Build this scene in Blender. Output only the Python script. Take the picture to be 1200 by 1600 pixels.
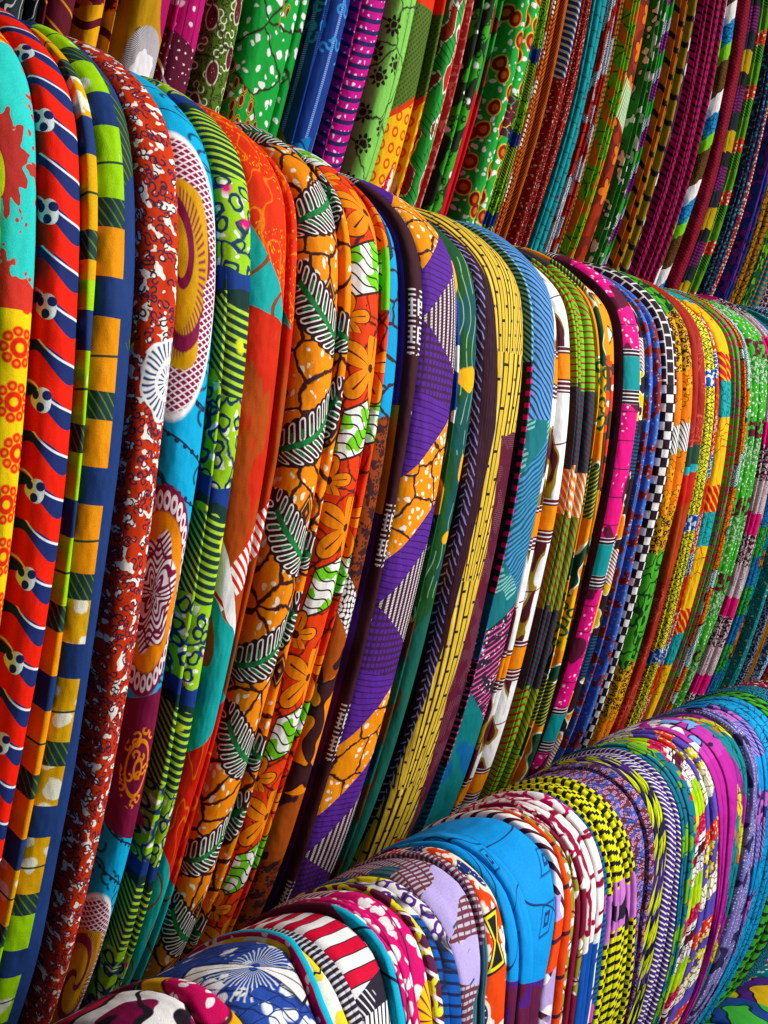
import bpy, math, random
import numpy as np
from mathutils import Matrix, Vector, noise as mnoise

scene = bpy.context.scene
for o in list(bpy.data.objects):
    bpy.data.objects.remove(o)

# ------------------------------------------------------------------ camera
EYE = 1.45                                   # eye height above the floor (m)
YAW, PITCH, ROLL, FPX = math.radians(37.55), math.radians(8.2), math.radians(8.56), 1396.0
fwd = Vector((math.cos(PITCH)*math.cos(YAW), math.cos(PITCH)*math.sin(YAW), -math.sin(PITCH)))
r0 = fwd.cross(Vector((0, 0, 1))).normalized()
u0 = r0.cross(fwd)
rgt = math.cos(ROLL)*r0 + math.sin(ROLL)*u0
upv = -math.sin(ROLL)*r0 + math.cos(ROLL)*u0
cam_data = bpy.data.cameras.new('camera')
cam = bpy.data.objects.new('camera', cam_data)
scene.collection.objects.link(cam)
cam.matrix_world = Matrix(((rgt.x, upv.x, -fwd.x, 0), (rgt.y, upv.y, -fwd.y, 0), (rgt.z, upv.z, -fwd.z, EYE), (0, 0, 0, 1)))
cam_data.sensor_fit = 'VERTICAL'
cam_data.sensor_height = 32.0
cam_data.lens = 32.0*FPX/1600.0
cam_data.clip_start = 0.02
cam_data.clip_end = 100
scene.camera = cam

# ------------------------------------------------------------------ light: soft daylight entering the stall from the aisle
world = bpy.data.worlds.new('World')
scene.world = world
world.use_nodes = True
wb = world.node_tree.nodes['Background']
wb.inputs[0].default_value = (0.97, 0.98, 1.0, 1)
wb.inputs[1].default_value = 0.11

def area(name, loc, target, sx, sy, power, col, spread=180):
    l = bpy.data.lights.new(name, 'AREA')
    l.shape = 'RECTANGLE'; l.size = sx; l.size_y = sy; l.energy = power; l.color = col; l.spread = math.radians(spread)
    o = bpy.data.objects.new(name, l)
    scene.collection.objects.link(o)
    o.location = loc
    o.rotation_euler = (Vector(target)-Vector(loc)).to_track_quat('-Z', 'Y').to_euler()
    return o
area('daylight_opening', (1.45, -1.2, EYE+1.0), (0.42, 0.4, EYE-0.3), 1.7, 1.2, 34, (1.0, 0.97, 0.94), 105)

scene.view_settings.view_transform = 'Standard'
scene.view_settings.look = 'None'
scene.view_settings.exposure = 0.0
scene.view_settings.gamma = 1.0
scene.view_settings.use_curve_mapping = False
scene.render.engine = 'CYCLES'
scene.render.resolution_x = 768
scene.render.resolution_y = 1024

# ------------------------------------------------------------------ a small language for printing patterns with shader nodes
def lin(h):
    h = h.lstrip('#')
    out = []
    for i in (0, 2, 4):
        c = int(h[i:i+2], 16)/255.0
        c = c/12.92 if c <= 0.04045 else ((c+0.055)/1.055)**2.4
        out.append(min(c, 0.82))
    return out + [1.0]

class X:
    """a float value in a node tree"""
    def __init__(s, k, v): s.k = k; s.v = v
    def __add__(a, b): return a.k.m('ADD', a, b)
    __radd__ = __add__
    def __sub__(a, b): return a.k.m('SUBTRACT', a, b)
    def __rsub__(a, b): return a.k.m('SUBTRACT', b, a)
    def __mul__(a, b): return a.k.m('MULTIPLY', a, b)
    __rmul__ = __mul__
    def __truediv__(a, b): return a.k.m('DIVIDE', a, b)
    def __rtruediv__(a, b): return a.k.m('DIVIDE', b, a)
    def __neg__(a): return a.k.m('MULTIPLY', a, -1.0)

class K:
    def __init__(k, mat):
        k.t = mat.node_tree; k.n = k.t.nodes; k.l = k.t.links
        uv = k.n.new('ShaderNodeUVMap'); uv.uv_map = 'UVMap'
        sp = k.n.new('ShaderNodeSeparateXYZ'); k.l.new(uv.outputs[0], sp.inputs[0])
        k.u0 = X(k, sp.outputs[0]); k.v0 = X(k, sp.outputs[1])
        k.u, k.v = k.u0, k.v0
    def put(k, val, sock):
        if isinstance(val, X): val = val.v
        if isinstance(val, (int, float)): sock.default_value = val
        elif isinstance(val, (list, tuple)): sock.default_value = val
        elif isinstance(val, str): sock.default_value = lin(val)
        else: k.l.new(val, sock)
    def m(k, op, a, b=None, c=None, clamp=False):
        n = k.n.new('ShaderNodeMath'); n.operation = op; n.use_clamp = clamp
        k.put(a, n.inputs[0])
        if b is not None: k.put(b, n.inputs[1])
        if c is not None: k.put(c, n.inputs[2])
        return X(k, n.outputs[0])
    def sin(k, a): return k.m('SINE', a)
    def cos(k, a): return k.m('COSINE', a)
    def abs(k, a): return k.m('ABSOLUTE', a)
    def flr(k, a): return k.m('FLOOR', a)
    def fr(k, a): return k.m('FRACT', a)
    def mx(k, a, b): return k.m('MAXIMUM', a, b)
    def mn(k, a, b): return k.m('MINIMUM', a, b)
    def hyp(k, a, b): return k.m('SQRT', k.m('MULTIPLY_ADD', a, a, b*b))
    def lt(k, x, w, s=0.035):
        """1 where x < w, soft over s"""
        if isinstance(w, X): return k.m('MULTIPLY_ADD', w-x, 1.0/s, 0.5, True)
        return k.m('MULTIPLY_ADD', x, -1.0/s, w/s+0.5, True)
    def gt(k, x, w, s=0.035):
        if isinstance(w, X): return k.lt(w, x, s)
        return k.m('MULTIPLY_ADD', x, 1.0/s, 0.5-w/s, True)
    def inv(k, m): return 1.0 - m
    def mix(k, a, b, f):
        n = k.n.new('ShaderNodeMix'); n.data_type = 'RGBA'; n.clamp_factor = True
        k.put(f, n.inputs[0]); k.put(a, n.inputs[6]); k.put(b, n.inputs[7])
        return n.outputs[2]
    def vec(k, u, v):
        n = k.n.new('ShaderNodeCombineXYZ'); k.put(u, n.inputs[0]); k.put(v, n.inputs[1])
        return n.outputs[0]
    def noise(k, s=0.3, seed=0.0, su=1.0, sv=1.0, det=1.0, u=None, v=None):
        n = k.n.new('ShaderNodeTexNoise'); n.noise_dimensions = '2D'
        k.l.new(k.vec((u or k.u)*su+seed*7.31, (v or k.v)*sv+seed*3.17), n.inputs['Vector'])
        n.inputs['Scale'].default_value = s; n.inputs['Detail'].default_value = det
        return X(k, n.outputs['Fac'] if 'Fac' in n.outputs else n.outputs[0])
    def warp(k, amp=0.3, s=0.4, seed=0):
        """bend the printing coordinates"""
        nu, nv = k.noise(s, seed+1.3), k.noise(s, seed+5.7)
        k.u, k.v = k.u + (nu-0.5)*(2*amp), k.v + (nv-0.5)*(2*amp)
        return k
    def rot(k, deg, u=None, v=None):
        a = math.radians(deg); u = u or k.u; v = v or k.v
        return u*math.cos(a)+v*math.sin(a), v*math.cos(a)-u*math.sin(a)
    def cell(k, s=0.5, rand=1.0, su=1.0, seed=0.0, u=None, v=None):
        """nearest scattered point: distance, local x, y (in cells) and three random numbers"""
        n = k.n.new('ShaderNodeTexVoronoi'); n.voronoi_dimensions = '2D'; n.feature = 'F1'
        n.inputs['Scale'].default_value = 1.0; n.inputs['Randomness'].default_value = rand
        x, y = (u or k.u)*(s*su)+seed, (v or k.v)*s+seed*1.7
        k.l.new(k.vec(x, y), n.inputs['Vector'])
        sp = k.n.new('ShaderNodeSeparateXYZ'); k.l.new(n.outputs['Position'], sp.inputs[0])
        sc = k.n.new('ShaderNodeSeparateColor'); k.l.new(n.outputs['Color'], sc.inputs[0])
        return (X(k, n.outputs['Distance']), x-X(k, sp.outputs[0]), y-X(k, sp.outputs[1]),
                X(k, sc.outputs[0]), X(k, sc.outputs[1]), X(k, sc.outputs[2]))
    def wob(k):
        """slightly bent coordinates, so that drawn lines are never ruler straight"""
        if getattr(k, '_w', None) is None or k._w[2] is not k.u:
            k._w = (k.u+(k.noise(0.8, 11.3, det=2.0)-0.5)*0.8, k.v+(k.noise(0.8, 17.9, det=2.0)-0.5)*0.8, k.u)
        return k._w[0], k._w[1]
    # ---- masks
    def crack(k, s=0.5, t=0.05, rand=1.0, su=1.0, seed=0.0):
        n = k.n.new('ShaderNodeTexVoronoi'); n.voronoi_dimensions = '2D'; n.feature = 'DISTANCE_TO_EDGE'
        n.inputs['Scale'].default_value = 1.0; n.inputs['Randomness'].default_value = rand
        wu, wv = k.wob(); k.l.new(k.vec(wu*(s*su)+seed, wv*s+seed*1.7), n.inputs['Vector'])
        return k.lt(X(k, n.outputs['Distance']), t, 0.03)
    def dots(k, s=0.8, r=0.25, rand=1.0, vary=0.6, su=1.0, seed=0.0):
        wu, wv = k.wob(); d, x, y, a, b, c = k.cell(s, rand, su, seed, wu, wv)
        return k.lt(d, (a*vary+(1-vary))*r, 0.06)
    def rings(k, s=0.5, r=0.3, t=0.06, rand=0.8, seed=0.0):
        wu, wv = k.wob(); d = k.cell(s, rand, 1.0, seed, wu, wv)[0]
        return k.lt(k.abs(d-r), t, 0.04)
    def target(k, s=0.3, n=4, duty=0.5, rand=0.6, seed=0.0):
        wu, wv = k.wob(); d = k.cell(s, rand, 1.0, seed, wu, wv)[0]
        return k.lt(k.fr(d*(n*1.6)), duty, 0.12)
    def curls(k, s=1.1, t=0.055, seed=0.0, r=0.19):
        d, x, y, a, b, c = k.cell(s, 1.0, 1.0, seed)
        ca, sa = k.cos(a*6.283), k.sin(a*6.283)
        p, q = x*ca+y*sa, y*ca-x*sa
        top = k.lt(k.abs(k.hyp(p, q-r)-r), t)*k.mx(k.lt(p, 0.0), k.gt(q, r))
        bot = k.lt(k.abs(k.hyp(p, q+r)-r), t)*k.mx(k.gt(p, 0.0), k.lt(q, -r))
        return k.mx(top, bot)
    def flower(k, s=0.4, n=5, R=0.42, rand=0.6, seed=0.0, core=0.1, edge=0.06):
        """returns petal mask, outline mask, heart mask"""
        d, x, y, a, b, c = k.cell(s, rand, 1.0, seed)
        th = k.m('ARCTAN2', y, x)+a*6.28
        rad = (k.abs(k.cos(th*(n/2.0)))*0.55+0.45)*R
        return k.lt(d, rad, 0.03), k.lt(d, rad+edge, 0.03), k.lt(d, core, 0.03)
    def stripe(k, x, period, duty=0.5, soft=0.04):
        f = k.abs(k.fr(x*(1.0/period))-0.5)
        return k.lt(f, duty*0.5, soft/period)
    def hatch(k, deg, period, duty=0.5, wob=0.0):
        a, b = k.rot(deg)
        if wob: b = b + (k.noise(0.6, 3.3)-0.5)*wob
        return k.stripe(b, period, duty)
    def blob(k, s=0.3, th=0.5, seed=0.0, su=1.0, sv=1.0, det=1.0):
        n = k.noise(s, seed, su, sv, det)
        return k.gt(n, th, 0.015), n
    def blobl(k, s=0.3, th=0.5, seed=0.0, w=0.03, su=1.0, sv=1.0):
        """blob with outline mask"""
        n = k.noise(s, seed, su, sv)
        return k.gt(n, th, 0.012), k.lt(k.abs(n-th), w, 0.012)
    def seg(k, v0, v1, slope=0.0, wob=0.0, seed=0.0):
        x = k.v
        if slope: x = x + k.u*slope
        if wob: x = x + (k.noise(0.5, seed+2.2)-0.5)*(2*wob)
        return k.gt(x, v0)*k.lt(x, v1)
    def bands(k, lst, off=0.0, slope=0.0, wob=0.0, seed=0.0):
        """repeat [(length_cm, colour), ...] down the cloth"""
        T = sum(a for a, b in lst)
        x = k.v + off
        if slope: x = x + k.u*slope
        if wob: x = x + (k.noise(0.45, seed+9.2)-0.5)*(2*wob)
        x = k.fr(x*(1.0/T))*T
        col = lst[0][1]; acc = lst[0][0]
        for ln, c in lst[1:]:
            col = k.mix(col, c, k.gt(x, acc)); acc += ln
        return col
    def at(k, uc, vc, ru, rv):
        """elliptic polar coordinates about one place on the cloth"""
        a, b = (k.u-uc)*(1.0/ru), (k.v-vc)*(1.0/rv)
        return k.hyp(a, b), k.m('ARCTAN2', b, a)
    def frond(k, base, body, loop, stem, T=7.0, ang=35, W=1.35, off=0.0):
        """leaf sprays: dark body, looped leaflets and a stem, mirrored from spray to spray"""
        x = (k.v+off)*(1.0/T); i = k.flr(x); par = k.fr(i*0.5)*4.0-1.0
        lv = (k.fr(x)-0.5)*T
        a = math.radians(ang); uu = k.u*par
        p, q = uu*math.cos(a)+lv*math.sin(a), lv*math.cos(a)-uu*math.sin(a)
        q = q + (p*p)*0.07
        aq = k.abs(q)
        w = W*1.12-(p*p)*0.05
        bump = k.abs(k.sin((p+aq*0.5)*4.6))*0.14
        bm = k.lt(aq, w+bump)
        per = 0.8
        e = (k.fr((p+aq*0.55)*(1.0/per))-0.5)*per
        dq = k.mx(k.mx(0.42-aq, aq-(w-0.32)), 0.0)
        d = k.hyp(e, dq)
        lm = k.lt(k.abs(d-0.2), 0.06)*bm
        sm = k.mx(k.lt(aq, 0.2), k.lt(k.abs(e), 0.07)*k.lt(aq, 0.95))
        col = k.mix(base, body, bm)
        col = k.mix(col, loop, lm)
        return k.mix(col, stem, sm*k.lt(k.abs(p), 3.2))
    # ---- ready-made all-over prints
    def batik(k, base, spot, s=0.9, r=0.3, line=None, ls=0.35, lw=0.045, seed=0.0):
        col = k.mix(base, spot, k.dots(s, r, seed=seed))
        if line: col = k.mix(col, line, k.crack(ls, lw, seed=seed+3))
        return col
    def splash(k, base, c2, line, s=0.28, th=0.52, seed=0.0, w=0.02, su=1.0, sv=0.7):
        a, b = k.blobl(s, th, seed, w, su, sv)
        return k.mix(k.mix(base, c2, a), line, b)
    def patch(k, a, b, s=0.12, th=0.5, seed=0.0, line='#1c1418', w=0.012, su=0.6):
        """two prints parted by a wavy outlined border"""
        m1, m2 = k.blobl(s, th, seed, w, su)
        return k.mix(k.mix(a, b, m1), line, m2)
    def petals(k, base, pet, line, s=0.4, n=5, seed=0.0, heart=None, R=0.4, rand=0.7):
        p, o, h = k.flower(s, n, R, rand, seed)
        col = k.mix(base, line, o); col = k.mix(col, pet, p)
        return k.mix(col, heart or line, h)

def new_cloth_mat(name, fn, wrinkle=0.3):
    mat = bpy.data.materials.new(name)
    mat.use_nodes = True
    k = K(mat)
    b = k.n['Principled BSDF']
    col = fn(k)
    # yarn-scale unevenness of the dye
    k.u, k.v = k.u0, k.v0
    g = k.noise(9.0, 4.4, det=3.0); f = k.noise(0.25, 8.1, det=2.0)
    hs = k.n.new('ShaderNodeHueSaturation')
    k.put(col, hs.inputs['Color'])
    k.put((g-0.5)*0.34 + (f-0.5)*0.20 + 0.98, hs.inputs['Value'])
    hs.inputs['Saturation'].default_value = 1.03
    k.l.new(hs.outputs[0], b.inputs['Base Color'])
    b.inputs['Roughness'].default_value = 0.78
    b.inputs['Specular IOR Level'].default_value = 0.14
    bn = k.n.new('ShaderNodeBump'); bn.inputs['Distance'].default_value = 0.01; bn.inputs['Strength'].default_value = wrinkle
    h = k.noise(0.55, 1.9, su=1.2, sv=0.55, det=2.0) + k.noise(14.0, 2.9, det=0.0)*0.035
    k.put(h, bn.inputs['Height']); k.l.new(bn.outputs[0], b.inputs['Normal'])
    return mat

def plain_mat(name, c, rough=0.8):
    mat = bpy.data.materials.new(name); mat.use_nodes = True
    k_n = mat.node_tree.nodes; b = k_n['Principled BSDF']
    nz = k_n.new('ShaderNodeTexNoise'); nz.inputs['Scale'].default_value = 12; nz.inputs['Detail'].default_value = 5
    rp = k_n.new('ShaderNodeValToRGB')
    rp.color_ramp.elements[0].color = [x*0.6 for x in lin(c)[:3]]+[1]; rp.color_ramp.elements[1].color = lin(c)
    mat.node_tree.links.new(nz.outputs[0], rp.inputs[0]); mat.node_tree.links.new(rp.outputs[0], b.inputs['Base Color'])
    b.inputs['Roughness'].default_value = rough
    return mat

# ------------------------------------------------------------------ the rack: tiers of cloths folded over rails
# profile of a tier seen along its rail: (depth from the camera plane, height from eye level), back to front
TIER = {
 'mid': dict(back=[(.665, -.42), (.664, -.2), (.66, .04), (.648, .14)],
    front=[(.61,.182),(.565,.187),(.51,.167),(.465,.128),(.444,.06),(.436,-.03),(.436,-.125),(.444,-.25),(.457,-.35),(.472,-.43),(.498,-.52),(.52,-.6)],
    zx=[.25,.44,.69,.95,1.16,1.54,2.4], zz=[0,-.006,-.020,-.010,0,.025,.05]),
 'low': dict(back=[(.392, -.72), (.39, -.5), (.384, -.43), (.373, -.377)],
    front=[(.352,-.335),(.318,-.303),(.28,-.286),(.245,-.293),(.223,-.316),(.213,-.346),(.208,-.39),(.205,-.44),(.207,-.5),(.217,-.58),(.243,-.68),(.275,-.78)],
    zx=[.2,.6,.9,1.2,2.4], zz=[-.012,-.010,-.006,0,.01]),
 'top': dict(back=[(.925, .5), (.922, .8), (.915, .95), (.90, 1.03)],
    front=[(.86,1.06),(.80,1.045),(.74,1.0),(.70,.92),(.68,.8),(.67,.65),(.67,.52),(.677,.4),(.69,.3),(.71,.2),(.735,.08),(.76,-.05)],
    zx=[0,3], zz=[0,0]),
 'bot': dict(back=[(.30, -.94), (.298, -.79), (.29, -.72), (.27, -.68)],
    front=[(.235,-.655),(.19,-.645),(.15,-.655),(.118,-.685),(.10,-.73),(.092,-.79),(.09,-.87),(.095,-.96),(.11,-1.04)],
    zx=[0,3], zz=[-.03,-.03]),
}
BEND = 0.1                                    # the rails swing gently towards the aisle

def spline(nodes, n):
    nodes = np.array(nodes, float); m = len(nodes)
    t = np.linspace(0, m-1, n); i = np.clip(t.astype(int), 0, m-2); f = (t-i)[:, None]
    g = lambda q: nodes[np.clip(q, 0, m-1)]
    p0, p1, p2, p3 = g(i-1), g(i), g(i+1), g(i+2)
    return .5*((2*p1)+(p2-p0)*f+(2*p0-5*p1+4*p2-p3)*f**2+(3*p1-p0-3*p2+p3)*f**3)

for T in TIER.values():
    nb = len(T['back'])
    full = spline(T['back']+T['front'], 1200)
    s = np.concatenate([[0], np.cumsum(np.linalg.norm(np.diff(full, axis=0), axis=1))])
    k0 = int(round(1199*nb/(len(T['back'])+len(T['front'])-1)))
    T['s'] = s - s[k0]; T['yz'] = full
    tg = np.gradient(full, axis=0); tg /= np.linalg.norm(tg, axis=1)[:, None]
    for _ in range(60):                       # ease the normals round the bend
        tg[1:-1] = (tg[:-2]+tg[1:-1]+tg[2:])/3
    tg /= np.linalg.norm(tg, axis=1)[:, None]
    T['n'] = np.stack([tg[:, 1], -tg[:, 0]], 1)

# far edge of every fold along its rail: (x, at drop, x, at drop) in metres
EDGE = {
 'mid': [
    (0.2367,0.183,0.2385,0.462), (0.2571,0.182,0.2526,0.476), (0.2810,0.179,0.2756,0.645), (0.2887,0.187,0.2870,0.644),
    (0.3150,0.157,0.3154,0.637), (0.3151,0.167,0.3251,0.653), (0.3416,0.182,0.3390,0.680), (0.3785,0.176,0.3713,0.688),
    (0.3783,0.190,0.3866,0.634), (0.4034,0.183,0.3957,0.637), (0.4508,0.177,0.4170,0.708), (0.5003,0.167,0.4640,0.710),
    (0.5511,0.169,0.5042,0.726), (0.5767,0.161,0.5471,0.719), (0.5911,0.183,0.5641,0.714), (0.6454,0.153,0.6264,0.711),
    (0.6471,0.159,0.6412,0.658), (0.6833,0.157,0.6646,0.645), (0.7605,0.170,0.7441,0.721), (0.7701,0.159,0.7475,0.682),
    (0.8158,0.192,0.8217,0.680), (0.8645,0.179,0.8873,0.709), (0.8786,0.198,0.9091,0.666), (0.9065,0.184,0.9314,0.711),
    (0.9241,0.193,0.9634,0.712), (0.9569,0.189,0.9619,0.662), (0.9988,0.185,1.0003,0.654), (1.0231,0.183,1.0382,0.668),
    (1.0363,0.181,1.0580,0.672), (1.0544,0.191,1.0836,0.678), (1.0849,0.188,1.1024,0.683), (1.1255,0.172,1.1488,0.694),
    (1.1669,0.168,1.1966,0.700), (1.1748,0.180,1.2140,0.700), (1.2030,0.177,1.2304,0.694), (1.2187,0.189,1.2572,0.699),
    (1.2655,0.172,1.2924,0.698), (1.2817,0.171,1.3051,0.689), (1.3023,0.169,1.3336,0.684), (1.3403,0.151,1.3566,0.680),
    (1.3725,0.148,1.3754,0.673), (1.3942,0.150,1.4206,0.673), (1.4170,0.150,1.4358,0.669), (1.4426,0.150,1.4728,0.672),
    (1.4733,0.149,1.4984,0.674), (1.4996,0.149,1.5346,0.680), (1.5262,0.149,1.5654,0.681), (1.5599,0.147,1.5854,0.672),
    (1.5958,0.145,1.6222,0.677), (1.6325,0.142,1.6542,0.675), (1.6700,0.139,1.6920,0.679),
],
 'low': [
    (0.2656,0.092,0.2618,0.105), (0.2801,0.101,0.2805,0.115), (0.3303,0.091,0.3175,0.130), (0.3299,0.109,0.3234,0.133),
    (0.3377,0.118,0.3356,0.139), (0.3752,0.119,0.3657,0.158), (0.3791,0.130,0.3738,0.156), (0.4057,0.123,0.3958,0.166),
    (0.4120,0.127,0.4048,0.170), (0.4305,0.126,0.4256,0.179), (0.4728,0.116,0.4462,0.183), (0.4864,0.135,0.4746,0.196),
    (0.4964,0.139,0.4863,0.209), (0.5113,0.137,0.5032,0.217), (0.5536,0.134,0.5181,0.214), (0.5662,0.127,0.5401,0.200),
    (0.5718,0.131,0.5521,0.206), (0.5875,0.141,0.5764,0.224), (0.6191,0.137,0.6087,0.223), (0.6246,0.147,0.6226,0.253),
    (0.6395,0.151,0.6448,0.263), (0.6642,0.159,0.6809,0.289), (0.7138,0.140,0.7000,0.243), (0.7388,0.148,0.7352,0.279),
    (0.7649,0.155,0.7744,0.319), (0.7955,0.153,0.7917,0.304), (0.8236,0.160,0.8406,0.339), (0.8471,0.174,0.8998,0.394),
    (0.9002,0.151,0.8884,0.340), (0.9354,0.154,0.9268,0.338), (0.9544,0.171,0.9973,0.398), (0.9837,0.177,1.0010,0.370),
    (1.0305,0.181,1.0640,0.397), (1.0596,0.187,1.1596,0.457), (1.1006,0.197,1.2313,0.488), (1.1445,0.207,1.3152,0.526),
    
],
 'top': [
    (0.3893,), (0.4222,), (0.4541,), (0.5007,), (0.5439,), (0.5866,), (0.6595,), (0.7081,), (0.7230,), (0.7566,), (0.8018,),
    (0.8570,), (0.8993,), (0.9150,), (0.9333,), (0.9615,), (0.9930,), (1.0142,), (1.0320,), (1.0501,), (1.0632,), (1.0832,),
    (1.0998,), (1.1275,), (1.1603,), (1.1749,), (1.1896,), (1.2196,), (1.2379,), (1.2914,), (1.3108,), (1.3388,), (1.3539,),
    (1.3777,), (1.4019,), (1.4283,), (1.4588,), (1.5011,), (1.5389,), (1.5776,), (1.6031,), (1.6351,), (1.6676,), (1.7007,),
    (1.7343,), (1.7685,), (1.8050,), (1.8450,), (1.8850,), (1.9300,), (1.9750,), (2.0200,),
],
 'bot': [(.93,), (.99,), (1.05,), (1.12,), (1.2,), (1.29,)],
}
EDGE['mid'][0] = (.2305, .187, .2325, .467); EDGE['mid'][5] = EDGE['mid'][4]
FIRST = {'mid': .2150, 'low': .2250, 'top': .3550, 'bot': .87}

def bulge(tier, i):
    """the rounded side of a fold hides behind its own crest: carry the edge on by that much"""
    if i < 0: return 0.0
    E = EDGE[tier]; a = FIRST[tier] if i == 0 else E[i-1][0]
    return min((.12 if tier == 'low' else .2)*max(E[i][0]-a, .004)/2, .012)

def edge_x(tier, i, v):
    """x of fold edge i at drops v"""
    if i < 0: base = np.full(len(v), FIRST[tier]) + (edge_x(tier, 0, v)-edge_x(tier, 0, np.array([.2]))[0])
    else:
        e = EDGE[tier][i]
        if len(e) == 1: base = np.full(len(v), e[0])
        else:
            t = np.clip((v-e[1])/(e[3]-e[1]), 0.0 if tier == 'low' else -.25, 1.0 if tier == 'low' else 1.25)
            base = e[0]+(e[2]-e[0])*t
    base = base + bulge(tier, i)
    wob = np.array([mnoise.noise((i*3.7+hash_t[tier], q*5.0, 0.5)) for q in v])
    fine_w = np.array([mnoise.noise((i*5.1+hash_t[tier], q*13.0, 3.5)) for q in v])
    return base + wob*.0034*(.6 if tier == 'low' else 1.0) + fine_w*.0012
hash_t = {'mid': 0.0, 'low': 50.0, 'top': 90.0, 'bot': 130.0}

def make_fold(name, mat, tier, i, rnd, out=0.0, uo=0.0, vo=0.0, parent=None, lo=None, hi=None, drop=0.0, gap=(.0, .0), fine=1.0):
    T = TIER[tier]
    s0, s1 = T['s'][0], T['s'][-1]+drop
    v = np.concatenate([np.linspace(s0, -.03, 8)[:-1], np.linspace(-.03, .22, 34)[:-1], np.linspace(.22, s1, 46)])
    yz = np.stack([np.interp(v, T['s'], T['yz'][:, 0]), np.interp(v, T['s'], T['yz'][:, 1])], 1)
    if drop: yz[:, 1] -= np.clip(v-T['s'][-1], 0, None)
    nn = np.stack([np.interp(v, T['s'], T['n'][:, 0]), np.interp(v, T['s'], T['n'][:, 1])], 1)
    L, R = edge_x(tier, i-1, v), edge_x(tier, i, v)
    if lo is not None: L, R = L+(R-L)*lo, L+(R-L)*hi
    R = np.maximum(R, L+.005)
    w = np.clip((v-.13)/.42, 0, 1); w = w*w*(3-2*w)
    wd = R-L
    L, R = L+wd*.012+np.minimum(gap[0]*w, wd*.5), R-wd*.012-np.minimum(gap[1]*w, wd*.3)     # cloths part as they hang
    c, hw = (L+R)/2, (R-L)/2
    hm = float(np.interp(.3, v, hw))
    d = min(.0065, .6*hm) if tier in ('low', 'bot') else min(.015, .85*hm)
    p = 3.4 if tier == 'low' and hm > .007 else 2.2 if hm < .02 else 2.8
    a = np.sin(np.linspace(-1, 1, 17)*math.pi/2)
    h = d*((1-np.abs(a)**p)**(1/p)-1)
    a = np.concatenate([[-.96, -1.0], a, [1.0, .96]]); h = np.concatenate([[-.05, -.036], h, [-.036, -.05]])
    na = len(a)
    sec = np.concatenate([[0], np.cumsum(np.hypot(np.diff(a)*hm, np.diff(h)))]); q = a*hm*.53+h*.85                          # centre the print on the side turned to the aisle
    j1 = int(np.argmax(q)); j0 = int(np.argmax(q > q[j1]-2*hm*.53)); sec -= (sec[j0]+sec[j1])/2
    x = c[:, None]+a[None, :]*hw[:, None]
    hh = np.repeat(h[None, :], len(v), 0)
    hh[:, [0, -1]] -= (.05*w)[:, None]; hh[:, [1, -2]] -= (.02*w)[:, None]
    # soft standing folds and creases of the cloth
    amp = .0016*min(1.0, hm/.012)
    ph = rnd.random()*9
    for j, vv in enumerate(v):
        for q in range(2, na-2):
            w = mnoise.noise((x[j, q]*34+ph, vv*4.2, ph))*amp*1.5 + mnoise.noise((x[j, q]*90+ph, vv*9.0, ph+4))*amp*.55
            hh[j, q] += w*(1-a[q]**4)
    big = np.array([mnoise.noise((ph*2.1, vv*4.5, 7.7)) for vv in v])*(.0025 if tier == 'low' else .004)
    hh += (out+big)[:, None]
    Y = yz[:, 0][:, None]+nn[:, 0][:, None]*hh
    Z = yz[:, 1][:, None]+nn[:, 1][:, None]*hh
    Y = Y-BEND*np.clip(x-.6, 0, None)**2
    Z = Z+np.interp(x, T['zx'], T['zz'])+EYE
    co = np.stack([x, Y, Z], -1).reshape(-1, 3)
    nv = len(v)
    idx = np.arange(nv*na).reshape(nv, na)
    faces = np.stack([idx[:-1, :-1], idx[1:, :-1], idx[1:, 1:], idx[:-1, 1:]], -1).reshape(-1, 4)
    me = bpy.data.meshes.new(name)
    me.from_pydata(co.tolist(), [], faces.tolist())
    uvl = me.uv_layers.new(name='UVMap')
    uu = np.repeat((sec*100*fine+uo)[None, :], nv, 0).reshape(-1); vv = np.repeat((v*100*fine+vo)[:, None], na, 1).reshape(-1)
    fl = faces.reshape(-1)
    uvl.data.foreach_set('uv', np.stack([uu[fl], vv[fl]], 1).astype(np.float32).ravel())
    me.polygons.foreach_set('use_smooth', [True]*len(me.polygons))
    me.materials.append(mat)
    me.update()
    o = bpy.data.objects.new(name, me)
    scene.collection.objects.link(o)
    if parent is not None: o.parent = parent
    return o

GROUP = {'mid': 'printed cloths hung in the middle tier', 'low': 'printed cloths hung in the lower tier',
         'top': 'printed cloths hung in the upper tier', 'bot': 'printed cloths in the tier below the lower one'}

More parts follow.
